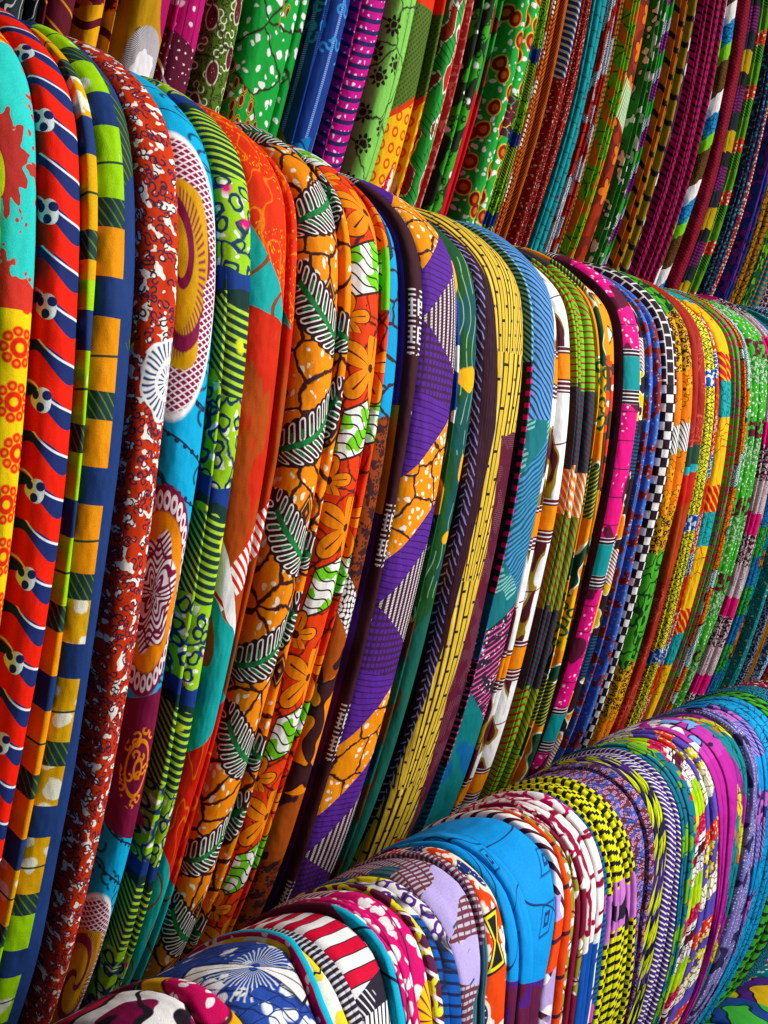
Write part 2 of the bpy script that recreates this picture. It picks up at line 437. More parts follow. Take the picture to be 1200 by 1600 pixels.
def cloth(tier, folds, label, fn, split=None, out=None, uo=0.0, vo=None, fine=1.0, gap=None):
    """one folded cloth; folds are the edge numbers it covers, split cuts a single fold in leaves"""
    rnd = random.Random(folds[0]*17+len(label))
    mats = [new_cloth_mat('print', q) for q in (fn if isinstance(fn, list) else [fn])]; mat = mats[0]
    gl, gr = rnd.uniform(.004, .010), rnd.uniform(.0, .003)
    if tier == 'low': gl *= .3
    far = (tier == 'mid' and folds[0] >= 21) or tier == 'top'
    if tier == 'top': gl, gr = rnd.uniform(.004, .014), rnd.uniform(.0, .004)
    out = (rnd.uniform(-.014, .003) if tier == 'top' else rnd.uniform(-.002, .001) if tier == 'low' else rnd.uniform(-.004, .004) if folds[0] < 20 else rnd.uniform(-.007, .004)) if out is None else out
    if gap is not None: gl = gap
    pieces = []
    for f in folds:
        cuts = split if split else [1.0]
        a = 0.0
        for b in cuts:
            pieces.append((f, a, b)); a = b
    if len(pieces) == 1:
        o = make_fold('folded_cloth', mat, tier, folds[0], rnd, out, uo, 0.0 if vo is None else vo[0], gap=(gl, gr), fine=fine)
    else:
        o = bpy.data.objects.new('folded_cloth', None)
        scene.collection.objects.link(o)
        o.empty_display_size = .02
        main = max(range(len(pieces)), key=lambda q: pieces[q][2]-pieces[q][1]) if split else 0
        for j, (f, a, b) in enumerate(pieces):
            kw = {} if (a, b) == (0.0, 1.0) else dict(lo=a, hi=b)
            make_fold('fold' if j else 'front_fold', mats[min(folds.index(f), len(mats)-1)], tier, f, rnd, out+(rnd.uniform(-.006, .002) if far else rnd.uniform(-.001, .001)*(1 if tier == 'low' else 2))-(.003 if b-a < .4 and tier != 'low' else 0),
                      uo+((j-main)*2.3 if len(mats) == 1 else 0), (rnd.uniform(-.6, .6) if vo is None else vo[j % len(vo)]), o,
                      gap=(gl if j == 0 else rnd.uniform(.0, .003 if far else .001), gr if j == len(pieces)-1 else rnd.uniform(.0, .003 if far else .001)), fine=fine, **kw)
    o['label'] = label; o['category'] = 'cloth'; o['group'] = GROUP[tier]
    return o

def structure(name, co, faces, mat):
    me = bpy.data.meshes.new(name); me.from_pydata(co, [], faces); me.materials.append(mat)
    o = bpy.data.objects.new(name, me); scene.collection.objects.link(o); o['kind'] = 'structure'
    return o
structure('floor', [(-2, -3, 0), (5, -3, 0), (5, 2, 0), (-2, 2, 0)], [(0, 1, 2, 3)], plain_mat('concrete', '#6a655e'))
structure('wall', [(-2, 1.02, 0), (5, 1.02, 0), (5, 1.02, 3.2), (-2, 1.02, 3.2)], [(0, 3, 2, 1)], plain_mat('dark_timber', '#2c2420'))

def rail(tier, y, z, rad, x0, x1):
    co, fc, n, m = [], [], 40, 12
    for i in range(n):
        x = x0+(x1-x0)*i/(n-1)
        yy = y-BEND*max(x-.6, 0)**2; zz = z+EYE+float(np.interp(x, TIER[tier]['zx'], TIER[tier]['zz']))
        for j in range(m):
            t = 2*math.pi*j/m; co.append((x, yy+rad*math.cos(t), zz+rad*math.sin(t)))
    for i in range(n-1):
        for j in range(m):
            fc.append((i*m+j, i*m+(j+1) % m, (i+1)*m+(j+1) % m, (i+1)*m+j))
    fc.append(tuple(range(m))); fc.append(tuple(range((n-1)*m, n*m)))
    return structure('hanging_rail', co, fc, wood)
wood = plain_mat('rail_wood', '#5a3d26')
rail('mid', .565, .105, .036, .2, 1.72); rail('low', .287, -.362, .03, .2, 1.4)
rail('top', .82, .955, .036, .34, 2.06); rail('bot', .19, -.73, .03, .86, 1.33)

# ------------------------------------------------------------------ prints of the middle tier, near end first
def p_green_rings(k):
    c = k.mix('#57b32c', '#6b2038', k.rings(0.9, 0.28, 0.09)); return k.mix(c, '#e9e4d8', k.dots(1.4, 0.16, seed=4))

def p_turquoise(k):
    c = k.mix('#35c3bb', '#b23a34', k.blob(0.5, 0.64, 1, det=3.0)[0])
    c = k.mix(c, '#b23a34', k.dots(0.8, 0.12, seed=2))
    r, th = k.at(-0.5, 21.3, 1.0, 2.7)
    c = k.mix(c, '#ad3430', k.lt(r+k.sin(th*11)*0.17+(k.noise(1.5, 3)-0.5)*0.5, 0.95))
    r2 = k.at(-0.75, 22.0, 0.3, 1.5)[0]; c = k.mix(c, '#d8d430', k.lt(r2, 0.8))
    top = k.mix('#d8502a', '#e6c02a', k.hatch(25, 0.9, 0.3, 0.6))
    c = k.mix(c, top, k.lt(k.v+k.u*0.5, 13.8))
    # yellow end with beaded rosettes
    d, x, y, a, b, e = k.cell(0.36, 0.25)
    th = k.m('ARCTAN2', y, x)
    ring = k.abs(d-0.3); bead = k.lt(ring, 0.085+0.0)*1.0
    bx = (k.fr(th*(9/6.2832))-0.5)*0.2
    bd = k.hyp(bx, d-0.3)
    rose = k.mix('#f6c51e', '#dc3a26', k.lt(bd, 0.1)); rose = k.mix(rose, '#f2913a', k.lt(bd, 0.035))
    rose = k.mix(rose, '#d83020', k.lt(d, 0.2)); rose = k.mix(rose, '#f8c81e', k.lt(d, 0.085))
    w = k.v+(k.noise(0.9, 6)-0.5)*2.0
    c = k.mix(c, '#c63a30', k.gt(w, 27.2)); return k.mix(c, rose, k.gt(k.v, 28.8))

def p_red_navy(k):
    T = 4.95
    x = (k.v-0.4)*(1.0/T); f = k.fr(x)*T
    wave = k.sin(k.u*1.5+0.6)*0.38+k.u*0.28
    def band(c0, col):
        d = f-c0-wave
        w = 0.44+k.sin(k.u*1.9+1.0)*0.16
        col = k.mix(col, '#1d2c66', k.lt(k.abs(d), w))
        col = k.mix(col, '#dfe6f4', k.lt(k.abs(d+0.38+k.sin(k.u*2.2)*0.14), 0.07))
        return col
    c = band(1.1, '#ee3127'); c = band(3.55, c)
    fx, fy = k.u+0.95, f-3.2
    r = k.hyp(fx, fy)
    c = k.mix(c, '#dce8f6', k.lt(r+k.sin(k.m('ARCTAN2', fy, fx)*3.0+1.6)*0.06, 0.66))
    for ax, ay in ((-0.36, -0.26), (0.36, -0.28), (0.0, 0.38)):
        c = k.mix(c, '#1d2c66', k.lt(k.hyp(fx-ax, fy-ay), 0.26))
    return c

def p_blocks(k, second=False):
    """navy with blocks of mustard, lime and orange"""
    T = 10.6
    f = k.fr((k.v+1.5)*(1.0/T))*T
    mus = k.mix('#d9a516', '#f6ecd0', k.dots(0.5, 0.34, seed=2)); lim = k.mix('#9ad21e', '#f4f0dc', k.dots(0.28, 0.2, seed=5)*k.lt(k.u, 0.1))
    if second: blk = k.mix(k.mix(lim, '#fb9513', k.gt(k.v, 24.5)), mus, k.gt(k.v, 46))
    else: blk = k.mix(k.mix(mus, lim, k.gt(k.v, 26.5)), '#fb9513', k.gt(k.v, 46)); blk = k.mix(blk, mus, k.gt(k.v, 62))
    blk = k.mix(blk, lim, k.gt(k.v, 67))
    hat = k.mix('#1d3b38', '#5f7a2a', k.hatch(55, 0.42, 0.2))
    c = k.mix('#20396f', blk, k.lt(f, 4.1)); c = k.mix(c, '#26442f', k.lt(k.abs(f-2.1+k.u*0.1), 0.07))
    c = k.mix(c, hat, k.gt(f, 4.1)*k.lt(f, 5.7)); c = k.mix(c, blk, k.gt(f, 5.7)*k.lt(f, 8.4))
    navy = k.mix('#20396f', hat, k.blob(0.16, 0.58, 3)[0])
    return k.mix(c, navy, k.gt(k.u, 0.25)) if second else c

def p_rust(k):
    k.warp(0.25, 0.6)
    c = k.mix('#c23c22', '#f2e6dc', k.blob(1.5, 0.6, 2)[0])
    c = k.mix(c, '#43203a', k.curls(1.15, 0.06)); c = k.mix(c, '#43203a', k.curls(1.05, 0.055, 7.7)*k.blob(0.5, 0.45, 6)[0])
    r, th = k.at(1.15, 31.3, 2.1, 2.5)
    fan = k.mix('#f2f4f6', '#27406e', k.stripe(th, 0.19, 0.4)*k.gt(r, 0.55)*k.lt(r, 0.93))
    fan = k.mix(fan, '#27406e', k.stripe(th, 0.33, 0.35)*k.gt(r, 0.22)*k.lt(r, 0.42)); fan = k.mix(fan, '#27406e', k.stripe(th, 0.5, 0.4)*k.lt(r, 0.14))
    return k.mix(c, fan, k.lt(r+k.sin(th*9)*0.03, 1.0))

def p_cyan_medallion(k):
    base = '#12a5d6'
    a, b = k.rot(28)
    ln = k.stripe(b+k.sin(a*1.3)*0.12, 2.7, 0.05); bead = k.lt(k.hyp((k.fr(a*1.5)-0.5)*0.66, (k.fr(b*(1/2.7))-0.5)*2.7), 0.17)
    c = k.mix(base, '#1c2a44', k.mx(ln, bead*k.gt(k.v, 28))); c = k.mix(c, '#1c2a44', k.curls(0.32, 0.035, 2.2)*0.9)
    net = k.mix('#7b1c42', '#ecd6dc', k.mx(k.hatch(35, 0.36, 0.28), k.hatch(-35, 0.36, 0.28)))
    # mustard medallion
    for uc, vc, ru, rv in ((-1.3, 24.5, 2.9, 8.8), (-0.9, 74.5, 2.6, 7.4)):
        r, th = k.at(uc, vc, ru, rv)
        ins = k.mix('#cf9a17', '#7b1c42', k.lt(k.abs(k.fr(r*2.1+th*0.32)-0.5), 0.13)); ins = k.mix(ins, '#7b1c42', k.stripe(th, 0.11, 0.4)*k.gt(r, 0.42)*k.lt(r, 0.6))
        ins = k.mix(ins, net, k.gt(r+(k.noise(0.35, 3)-0.5)*0.5, 0.68))
        c = k.mix(c, '#eef2f4', k.lt(r, 1.04)); c = k.mix(c, ins, k.lt(r, 0.98))
    # orange and white rosette
    r, th = k.at(-1.2, 44.8, 3.0, 7.2)
    loops = k.mix('#7b1c42', '#eddde2', k.lt(k.abs(k.hyp((k.fr(th*5)-0.5)*0.75, (r-0.86)*4)-0.26), 0.1))
    c = k.mix(c, loops, k.lt(r, 1.0)); c = k.mix(c, '#f08a18', k.lt(r, 0.76))
    pet = k.mix('#f1e6ea', '#7b1c42', k.stripe(k.rot(-30)[1]+k.sin(th*5)*0.4, 0.5, 0.5)); pet = k.mix(pet, '#7b1c42', k.lt(k.abs(k.fr(r*3+k.abs(k.sin(th*4))*0.35)-0.5), 0.07))
    c = k.mix(c, pet, k.lt(r+k.sin(th*6)*0.06, 0.55))
    # maroon field with an orange scroll disc
    mar = k.gt(k.v+k.u*0.35, 51.6)*k.lt(k.v-k.u*0.3, 62.3)
    c = k.mix(c, '#74183c', mar)
    r, th = k.at(-0.3, 57.0, 1.5, 3.0)
    c = k.mix(c, '#ee8a1c', k.lt(r, 1.0)*k.mx(k.curls(0.75, 0.07, 3.1), k.lt(k.abs(k.fr(r*2.2)-0.5), 0.12)))
    return c

def p_lime(k):
    T = 13.9
    f = k.fr((k.v-3.5)*(1.0/T))*T + (k.noise(0.5, 1)-0.5)*1.2
    lime = k.mix('#93c428', '#eef4dc', k.dots(1.0, 0.27, seed=1)); lime = k.mix(lime, '#17345a', k.rings(0.75, 0.3, 0.085, seed=4)); lime = k.mix(lime, '#17345a', k.crack(0.22, 0.025, seed=8))
    lime = k.mix(lime, '#dd1d7c', k.dots(0.22, 0.12, seed=7, vary=0.9))
    hat = k.mix('#12382f', '#a9cc3e', k.stripe(k.v*0.8-k.u*0.75+(k.u*k.u)*0.12, 0.46, 0.42)); hat = k.mix(hat, '#d4d832', k.dots(0.3, 0.16, seed=3, vary=0.9))
    nav = k.mix('#1c3a7e', '#11322f', k.gt(f, 7.2))
    c = k.mix(lime, nav, k.gt(f, 5.9)); return k.mix(c, hat, k.gt(f, 7.9))

def p_flame(k):
    w = k.v+(k.noise(0.22, 2)-0.5)*2.2
    red = k.mix('#d63418', '#f2a324', k.dots(1.5, 0.2, su=2.6, seed=3)*k.blob(0.3, 0.45, 4)[0])
    red = k.mix(red, '#ee8f2a', k.lt(k.abs(k.noise(0.3, 5, su=2)-0.5), 0.009))
    tq = k.mix('#20a5a3', '#83482a', k.stripe(k.sin(k.v*0.8)*1.5+k.u, 3.4, 0.1)); brn = k.mix('#a8481d', '#c42e1c', k.blob(0.22, 0.5, 8, su=1.8, sv=0.5, det=2.0)[0])
    wh = k.mix('#efe9e2', '#cf2b22', k.stripe(k.v-k.u*0.9, 0.8, 0.45))
    c = k.mix(red, tq, k.gt(w-k.u*1.7, 22.5)); c = k.mix(c, brn, k.gt(w-k.u*0.3, 25.8))
    c = k.mix(c, wh, k.gt(w+k.u*1.4, 42.0)*k.lt(w+k.u, 45.0)); c = k.mix(c, '#f3efe9', k.gt(w-k.u*2.2, 45.2)*k.lt(w-k.u*1.2, 47.0))
    tq2 = k.mix('#1fa09e', '#7d4428', k.blobl(0.3, 0.55, 3, 0.05, 1.0, 0.6)[0]); c = k.mix(c, tq2, k.gt(w-k.u*0.8, 47.0))
    red2 = k.mix('#c32a20', '#e98428', k.lt(k.abs(k.noise(0.22, 9, su=2.2)-0.5), 0.008)); c = k.mix(c, red2, k.gt(w+k.u*1.0, 55.5))
    return k.mix(c, tq, k.gt(w-k.u*1.2, 66.5))

def p_leaf(k):
    ora = k.mix('#ef8710', '#fbf0d6', k.dots(0.85, 0.26, su=1.5, seed=2)*k.blob(0.35, 0.47, 2)[0]); ora = k.mix(ora, '#3c1a1c', k.crack(0.34, 0.05, seed=2.5))
    d, x, y, a, b, e = k.cell(0.15, 0.6, 1.2, 5.0)
    star = k.abs(x)*1.2+k.abs(y)*0.9
    ora = k.mix(ora, '#3c1a1c', k.lt(star, 0.2)*k.gt(star, 0.03)); ora = k.mix(ora, '#d69a3a', k.lt(k.abs(star-0.14), 0.012, 0.01))
    return k.frond(ora, '#331518', '#f0ebe6', '#1e7a3c', 8.1, 38, 1.55, 3.0)

def p_coral_flower(k):
    c = k.mix('#dd4220', '#4a1c18', k.crack(0.3, 0.03, seed=1.5)); c = k.mix(c, '#4a1c18', k.rings(0.26, 0.36, 0.022, 0.5, 6)); c = k.mix(c, '#4a1c18', k.dots(0.9, 0.1, seed=4)*k.blob(0.2, 0.5, 1)[0])
    T = 12.2
    f = k.fr((k.v-13.2)*(1.0/T))*T
    hat = k.mix('#6fc52a', '#f2f6e6', k.blob(0.6, 0.5, 5)[0])
    aa, bb = k.rot(20); hat = k.mix(hat, '#3b1a16', k.lt(k.abs(k.abs(k.sin(bb*4.0+k.sin(aa*2.5)*0.9))), 0.28))
    m = k.gt(f+k.u*0.5, 5.2)*k.lt(f+k.u*0.35, 9.0)*k.gt(k.u+f*0.1, -0.9)
    c = k.mix(c, '#3b1a16', k.gt(f+k.u*0.5, 5.0)*k.lt(f+k.u*0.35, 9.2)*k.gt(k.u+f*0.1, -1.0)); c = k.mix(c, hat, m)
    for uc, fc, R in ((0.6, 2.4, 3.2), (-1.9, 11.2, 1.9)):
        x, y = k.u-uc, f-fc
        r = k.hyp(x, y); th = k.m('ARCTAN2', y, x)
        rad = (k.abs(k.cos(th*2.5+0.5))*0.72+0.28)*R
        c = k.mix(c, '#4a1c18', k.lt(r, rad+0.16)); c = k.mix(c, '#f2850f', k.lt(r, rad)); c = k.mix(c, '#4a1c18', k.lt(k.abs(k.sin(th*2.5+0.5)), 0.09)*k.lt(r, rad*0.78))
        c = k.mix(c, '#4a1c18', k.lt(r, 0.34)); c = k.mix(c, '#f2850f', k.lt(k.abs(r-0.42), 0.1)*k.stripe(th, 0.9, 0.4))
    return k.mix(c, '#6fbe28', k.gt(k.u, 1.7)*k.seg(19, 24, 0.3, 0.5))

def p_cyan_crackle(k):
    cy = k.mix('#1298cf', '#34212e', k.crack(0.42, 0.055, su=0.9, seed=0.4))
    hat = k.mix('#203a68', '#2b2030', k.hatch(-15, 0.25, 0.4)); cy = k.mix(cy, hat, k.seg(13.5, 18.5, 0.8, 0.4)*k.lt(k.u, 0.3))
    br = k.mix('#8a3d18', '#38191c', k.petal_tex()); org = k.splash('#ef8412', '#3a1a1e', '#2a1216', 0.45, 0.5, 3.0)
    wh = k.mix('#2b1418', '#eeeae6', k.dots(2.1, 0.42, 0.0, 0.0)); pl = k.mix('#a04c1c', '#301519', k.blob(0.35, 0.66, 2)[0])
    c = k.mix(cy, br, k.gt(k.v+(k.noise(0.6, 4)-0.5)*1.5, 31.2)); c = k.mix(c, wh, k.gt(k.v-k.u*1.2, 45.0)); c = k.mix(c, pl, k.gt(k.v-k.u*1.2, 48.5))
    c = k.mix(c, org, k.gt(k.v+k.u*0.5, 53.0)); c = k.mix(c, pl, k.gt(k.v, 63.5)); return k.mix(c, br, k.gt(k.v, 70))
def petal_tex(k): return k.mx(k.flower(0.75, 8, 0.42, 0.3)[0]*k.inv(k.rings(0.75, 0.2, 0.05, 0.3)), k.blob(1.2, 0.56)[0])
K.petal_tex = petal_tex

def p_purple(k, leaf=False):
    T = 24.0
    x = k.v+k.u*1.0
    f = k.fr((x-9.0)*(1.0/T))*T
    ora = k.mix('#f08e16', '#fdf2d8', k.dots(1.1, 0.27, seed=1)*k.blob(0.3, 0.42, 1)[0]); ora = k.mix(ora, '#3a1a22', k.crack(0.33, 0.04, seed=6))
    pur = k.mix('#57298f', '#2c1440', k.stripe(k.v-k.u*0.1+(k.noise(0.6, 2)-0.5)*0.2, 0.55, 0.16)); grd = k.mix('#57298f', '#3d1c46', k.mx(k.stripe(k.v, 0.62, 0.42), k.stripe(k.u, 0.5, 0.3)))
    bar = k.mix('#3a1728', '#d8ccd4', k.stripe(k.u+0.1, 0.62, 0.42)*k.gt(k.fr(k.v*4+k.u*2), 0.25))
    c = k.mix(ora, pur, k.gt(f, 7.0)); c = k.mix(c, bar, k.gt(f, 11.0)); c = k.mix(c, grd, k.gt(f-k.u*1.7, 15.5)); c = k.mix(c, pur, k.gt(f-k.u*1.2, 20.0))
    # narrow maroon leaf with white key signs
    g = k.fr((k.v-20.5)*(1.0/17.4))*17.4
    ku, kv = k.fr(k.u*1.6+0.2), k.fr(g*0.9)
    key = k.mx(k.stripe(g, 0.42, 0.35)*k.stripe(k.u, 0.9, 0.62), k.stripe(k.u+0.2, 0.55, 0.3)*k.gt(k.fr(g*0.45), 0.4))*k.lt(g, 5.4)*k.lt(k.abs(k.u), 0.85)
    mar = k.mix('#37161f', '#e6e0e2', key); mar = k.mix(mar, '#e8e4e8', k.lt(k.hyp(k.u-0.5, (k.fr(k.v/8.7)-0.5)*8.7), 0.16))
    mar = k.mix(mar, '#5a2b94', k.lt(k.u, -1.05)); mar = k.mix(mar, '#ee8c18', k.lt(k.u, -0.9)*k.seg(30, 39))
    return mar if leaf else c

def p_green_wave(k):
    gr = k.mix('#184c22', '#0c4a4a', k.blob(0.12, 0.52, 2)[0])
    wv = k.lt(k.abs(k.fr(k.u*1.1+k.sin(k.v*0.85)*0.32+(k.noise(0.3, 2)-0.5)*0.8)-0.5), 0.06)*k.blob(0.35, 0.47, 7)[0]
    gr = k.mix(gr, '#9fc8a0', wv*0.7); gr = k.mix(gr, '#e5a81c', k.blob(0.21, 0.665, 3)[0])
    bl = k.mix('#153f92', '#e4eef2', k.blob(0.35, 0.64, 6)[0]); br = k.mix('#14584c', '#4d3014', k.lt(k.abs(k.u*0.5-0.2+k.sin(k.v*0.75)*0.4), 0.22))
    c = k.mix(gr, bl, k.seg(21.5, 32.5, -1.3, 1.0)*k.lt(k.abs(k.u+0.1), 0.95)); return k.mix(c, br, k.gt(k.v+k.u, 50.5))

def p_bamboo(k):
    T = 21.5
    f = k.fr((k.v-2.0)*(1.0/T))
    fan = k.u+(f-0.5)*4.6
    x = k.u+1.9+k.sin(k.v*0.3)*0.25
    dk = k.mix('#3a1526', '#221018', k.stripe(k.u, 0.3, 0.35)); dk = k.mix(dk, '#8d8fd2', k.stripe(k.v-x*1.6+(k.noise(1.5, 2)-0.5)*0.5, 0.95, 0.26)*k.lt(k.abs(x-0.25), 0.42)); dk = k.mix(dk, '#8d8fd2', k.stripe(k.v+x*0.9, 0.95, 0.2)*k.lt(k.abs(x+0.35), 0.2))
    mar = k.mix('#5e1430', '#b08c98', k.stripe(k.u, 0.34, 0.16)*k.gt(k.fr(k.v*5+k.u*3), 0.6)*k.blob(0.4, 0.5, 4)[0]); mar = k.mix(mar, '#31121f', k.stripe(k.u+0.1, 0.34, 0.25))
    sc = (k.u-0.6)*(1.0/(f*(-0.9)+1.5))
    ye = k.mix('#d9b22e', '#2c160e', k.stripe(sc+0.1, 0.66, 0.38)); ye = k.mix(ye, '#2c160e', k.stripe(k.v+k.flr(sc*(1/.62)+.66)*1.37, 4.0, 0.07)); ye = k.mix(ye, '#f3e08a', k.stripe(sc+0.3, 0.84, 0.2)*0.6)
    w = k.v+(k.noise(0.4, 6)-0.5)*0.8
    m1 = k.lt(w, 31.0)*k.gt(k.u, w*0.085-1.9)
    m2 = k.gt(w, 28.0)*k.lt(w, 57.0)*k.gt(k.u, 3.1-w*0.078)*k.lt(k.u, 2.9-k.abs(w-42.0)*0.09)
    m3 = k.gt(w, 53.0)*k.gt(k.u, 2.6-w*0.07)*k.lt(k.u, w*0.12-5.2)
    c = k.mix(dk, mar, k.gt(k.u+w*0.045, 2.0)); c = k.mix(c, ye, k.mx(k.mx(m1, m2), m3))
    return k.mix(c, '#cc3f22', k.gt(k.v-k.u*0.5, 72.0)*k.gt(k.u, 1.6))

def p_blue_herring(k, leaf=False):
    st = k.stripe(k.v-k.u*0.8+(k.noise(0.25, 2)-0.5)*1.6, 0.72, 0.4)
    st2 = k.stripe(k.v+k.u*0.7+(k.noise(0.3, 1)-0.5)*1.8, 0.62, 0.5)
    a = k.mix('#5d92d4', '#123f4c', st); te = k.mix('#1a6f77', '#8fd0c8', st2*k.blob(0.3, 0.48, 3)[0]*0.8); bb = k.mix('#4d8cc8', '#0e5a62', st2)
    pk = k.mix('#2c2232', '#e05a9e', k.stripe(k.v+k.u*0.4, 0.7, 0.35)*k.blob(0.6, 0.42, 5)[0]); pk = k.mix(pk, '#f1dbe6', k.dots(1.6, 0.24, seed=4)*k.blob(0.4, 0.5, 1)[0])
    pl = k.mix('#0c7276', '#0d5f9a', k.blob(0.2, 0.55, 5)[0])
    c = k.mix(a, te, k.gt(k.v, 29.5)); c = k.mix(c, bb, k.gt(k.v+k.u, 33)); c = k.mix(c, te, k.gt(k.v-k.u, 45.5)); c = k.mix(c, pk, k.gt(k.v+k.u*0.6, 50)); c = k.mix(c, pl, k.gt(k.v-k.u*1.2, 59.5))
    lf = k.mix('#251a26', '#d81f74', k.stripe(k.v, 1.15, 0.42)*k.lt(k.abs(k.u+0.15), 0.32)); lf = k.mix(lf, k.mix('#0e4a52', '#7fb6d6', k.stripe(k.v-k.u, 0.6, 0.5)), k.lt(k.v, 24)); lf = k.mix(lf, k.mix('#125a9a', '#0f6a5a', k.stripe(k.v-k.u, 1.2, 0.4)), k.gt(k.v, 47)); lf = k.mix(lf, pk, k.gt(k.v, 54)); lf = k.mix(lf, bb, k.gt(k.v, 66))
    return lf if leaf else c

def p_white_orange(k):
    T = 16.3
    f = k.fr((k.v-21.8)*(1.0/T))*T
    br, ol = k.blobl(0.34, 0.52, 3, 0.05, 1.0, 0.45)
    wh = k.mix('#f1eeec', '#94781c', ol*k.lt(k.u, -0.1)); wh = k.mix(wh, '#4c1720', br*k.lt(k.u, -0.2)); wh = k.mix(wh, '#7a5aa8', k.gt(k.u, 0.85)); wh = k.mix(wh, '#e0892a', k.gt(k.u, 1.05)); wh = k.mix(wh, '#5b2030', k.lt(k.abs(f-10.3+k.u*0.2), 0.08))
    ora = k.mix('#ef8a14', '#b98a66', k.gt(k.u, 1.75))
    c = k.mix(wh, ora, k.lt(f, 4.2))
    for q in (0.0, 4.2):
        d = f-q
        bm = k.lt(k.abs(d), 0.75); c = k.mix(c, k.mix('#561627', '#efe6e2', k.stripe(d+0.24, 0.48, 0.3)), bm)
    return c

def p_twist(k):
    tw = k.mix('#6fae2a', '#9c3020', k.stripe(k.v-k.abs(k.u)*1.1, 0.95, 0.36)); hs = k.mix('#78b52c', '#8a2a1c', k.stripe(k.v, 0.7, 0.28)); bl = k.mix('#24434f', '#4a2430', k.stripe(k.v-k.u*0.6, 0.6, 0.5)); ora = k.mix('#ee7a22', '#f6ead8', k.stripe(k.v-k.u*1.6, 1.1, 0.4)); tg = k.mix('#6c9c30', '#93402a', k.stripe(k.v-k.u*1.5, 1.0, 0.4))
    return k.bands([(8.0, tw), (8.3, hs), (9.0, bl), (5.0, ora), (11.0, tg), (10.0, bl)], off=-9.5+51.3)

def p_orange_forest(k):
    a = k.splash('#f0901a', '#154a34', '#f4ead0', 0.32, 0.55, 2); b = k.mix('#e8b41e', '#1a5a3a', k.rings(0.6, 0.3, 0.1)); h = k.mix('#1a5038', '#d8c23a', k.hatch(-40, 0.4, 0.3))
    return k.bands([(7, b), (4, a), (6, h), (9, a)], off=3, wob=0.8)
def p_brown_bloom(k):
    c = k.petals('#54301f', '#e2492a', '#143d33', 0.28, 5, 1.0, '#f1ead2', 0.42); o = k.splash('#f0921e', '#e6ece0', '#12412e', 0.3, 0.6, 4.0)
    return k.bands([(15, c), (9, o)], off=2, wob=0.6)
def p_pink_teal(k):
    pk = k.mix('#e0197f', '#f7d3e6', k.dots(1.0, 0.2, seed=3)*k.blob(0.25, 0.45, 2)[0]); pk = k.mix(pk, '#5c1432', k.blob(0.24, 0.6, 4)[0]); pk = k.mix(pk, '#5c1432', k.stripe(k.v, 3.3, 0.04))
    T = 21.8
    f = k.fr((k.v-21.0)*(1.0/T))*T
    c = k.mix(pk, '#0a8b90', k.lt(f, 5.4))
    for q in (0.0, 5.4):
        d = f-q; c = k.mix(c, k.mix('#241420', '#e8e2e4', k.stripe(d+0.2, 0.42, 0.3)), k.lt(k.abs(d), 0.8))
    return k.mix('#30121f', c, k.gt(k.u, -1.7))
def p_dark_multi(k):
    a = k.splash('#2a1720', '#ee8418', '#f3e8d4', 0.34, 0.54, 1); b = k.mix('#1f4f78', '#141c2c', k.stripe(k.v, 0.5, 0.5)); y = k.splash('#dfc22c', '#2a1720', '#f2efe0', 0.5, 0.5, 5)
    return k.bands([(8, y), (7, b), (10, a), (5, k.mix('#f2f0ea', '#9a4a1c', k.hatch(40, 0.4, 0.5)))], off=4, wob=1.0)
def p_blue_rust(k):
    c = k.mix('#4a6fc6', '#8c2f2a', k.blob(0.55, 0.55, 2, det=2.0)[0]); return k.mix(c, '#a9bfec', k.dots(1.2, 0.16, seed=3))
def p_check(k):
    par = k.fr(k.flr(k.u*0.72+0.5)*0.5)*2.0
    m = k.lt(k.fr(k.v*(1/3.0)+par*0.5), 0.56)
    big = k.mix('#f2efee', '#21111b', m); sm = k.mix('#efe9ec', '#2a1622', k.lt(k.fr(k.v*(1/2.1)+par*0.5), 0.84)*k.gt(k.fr(k.u*0.72+0.5), 0.12))
    return k.mix(sm, big, k.gt(k.v, 33))
def p_leopard(k):
    gr = k.mix('#4aa82c', '#123c1c', k.blobl(0.5, 0.5, 2, 0.05)[1]); lp = k.mix('#d8a01c', '#2c1710', k.rings(1.3, 0.3, 0.14)); og = k.petals('#ee7d16', '#f2a028', '#5c1c14', 0.4, 5, 3); wt = k.mix('#efe9e6', '#3a2230', k.hatch(60, 0.45, 0.4))
    return k.bands([(9, gr), (8.5, lp), (8, og), (4, wt), (9, og), (6, lp), (9, gr)], off=-8+53.5, wob=0.7)
def p_brick(k):
    c = k.mix('#9c2a22', '#c8584a', k.lt(k.abs(k.fr(k.noise(0.7, 2)*5)-0.5), 0.12)*k.blob(0.14, 0.5, 1)[0]); c = k.mix(c, '#23453a', k.seg(37, 40)); c = k.mix(c, '#2aa6b4', k.seg(40, 41.2)); c = k.mix(c, '#c02c24', k.seg(41.2, 46))
    return k.mix(c, '#a8401e', k.gt(k.v, 46)*k.lt(k.v, 58))
def p_tri(k):
    a, b = k.fr(k.v*0.55), k.u*0.55
    z = k.abs(a-0.5)*2.0
    c = k.mix('#dcd63a', '#1d1a18', k.lt(k.abs(z-k.fr(b)), 0.13, 0.06)); c = k.mix(c, '#1d1a18', k.crack(0.5, 0.05, seed=2)); bl = k.mix('#1f58a8', '#eef0f2', k.blob(0.6, 0.56, 2)[0])
    return k.bands([(26, c), (4, bl), (5, c)], off=-14+35*2, wob=0.4)

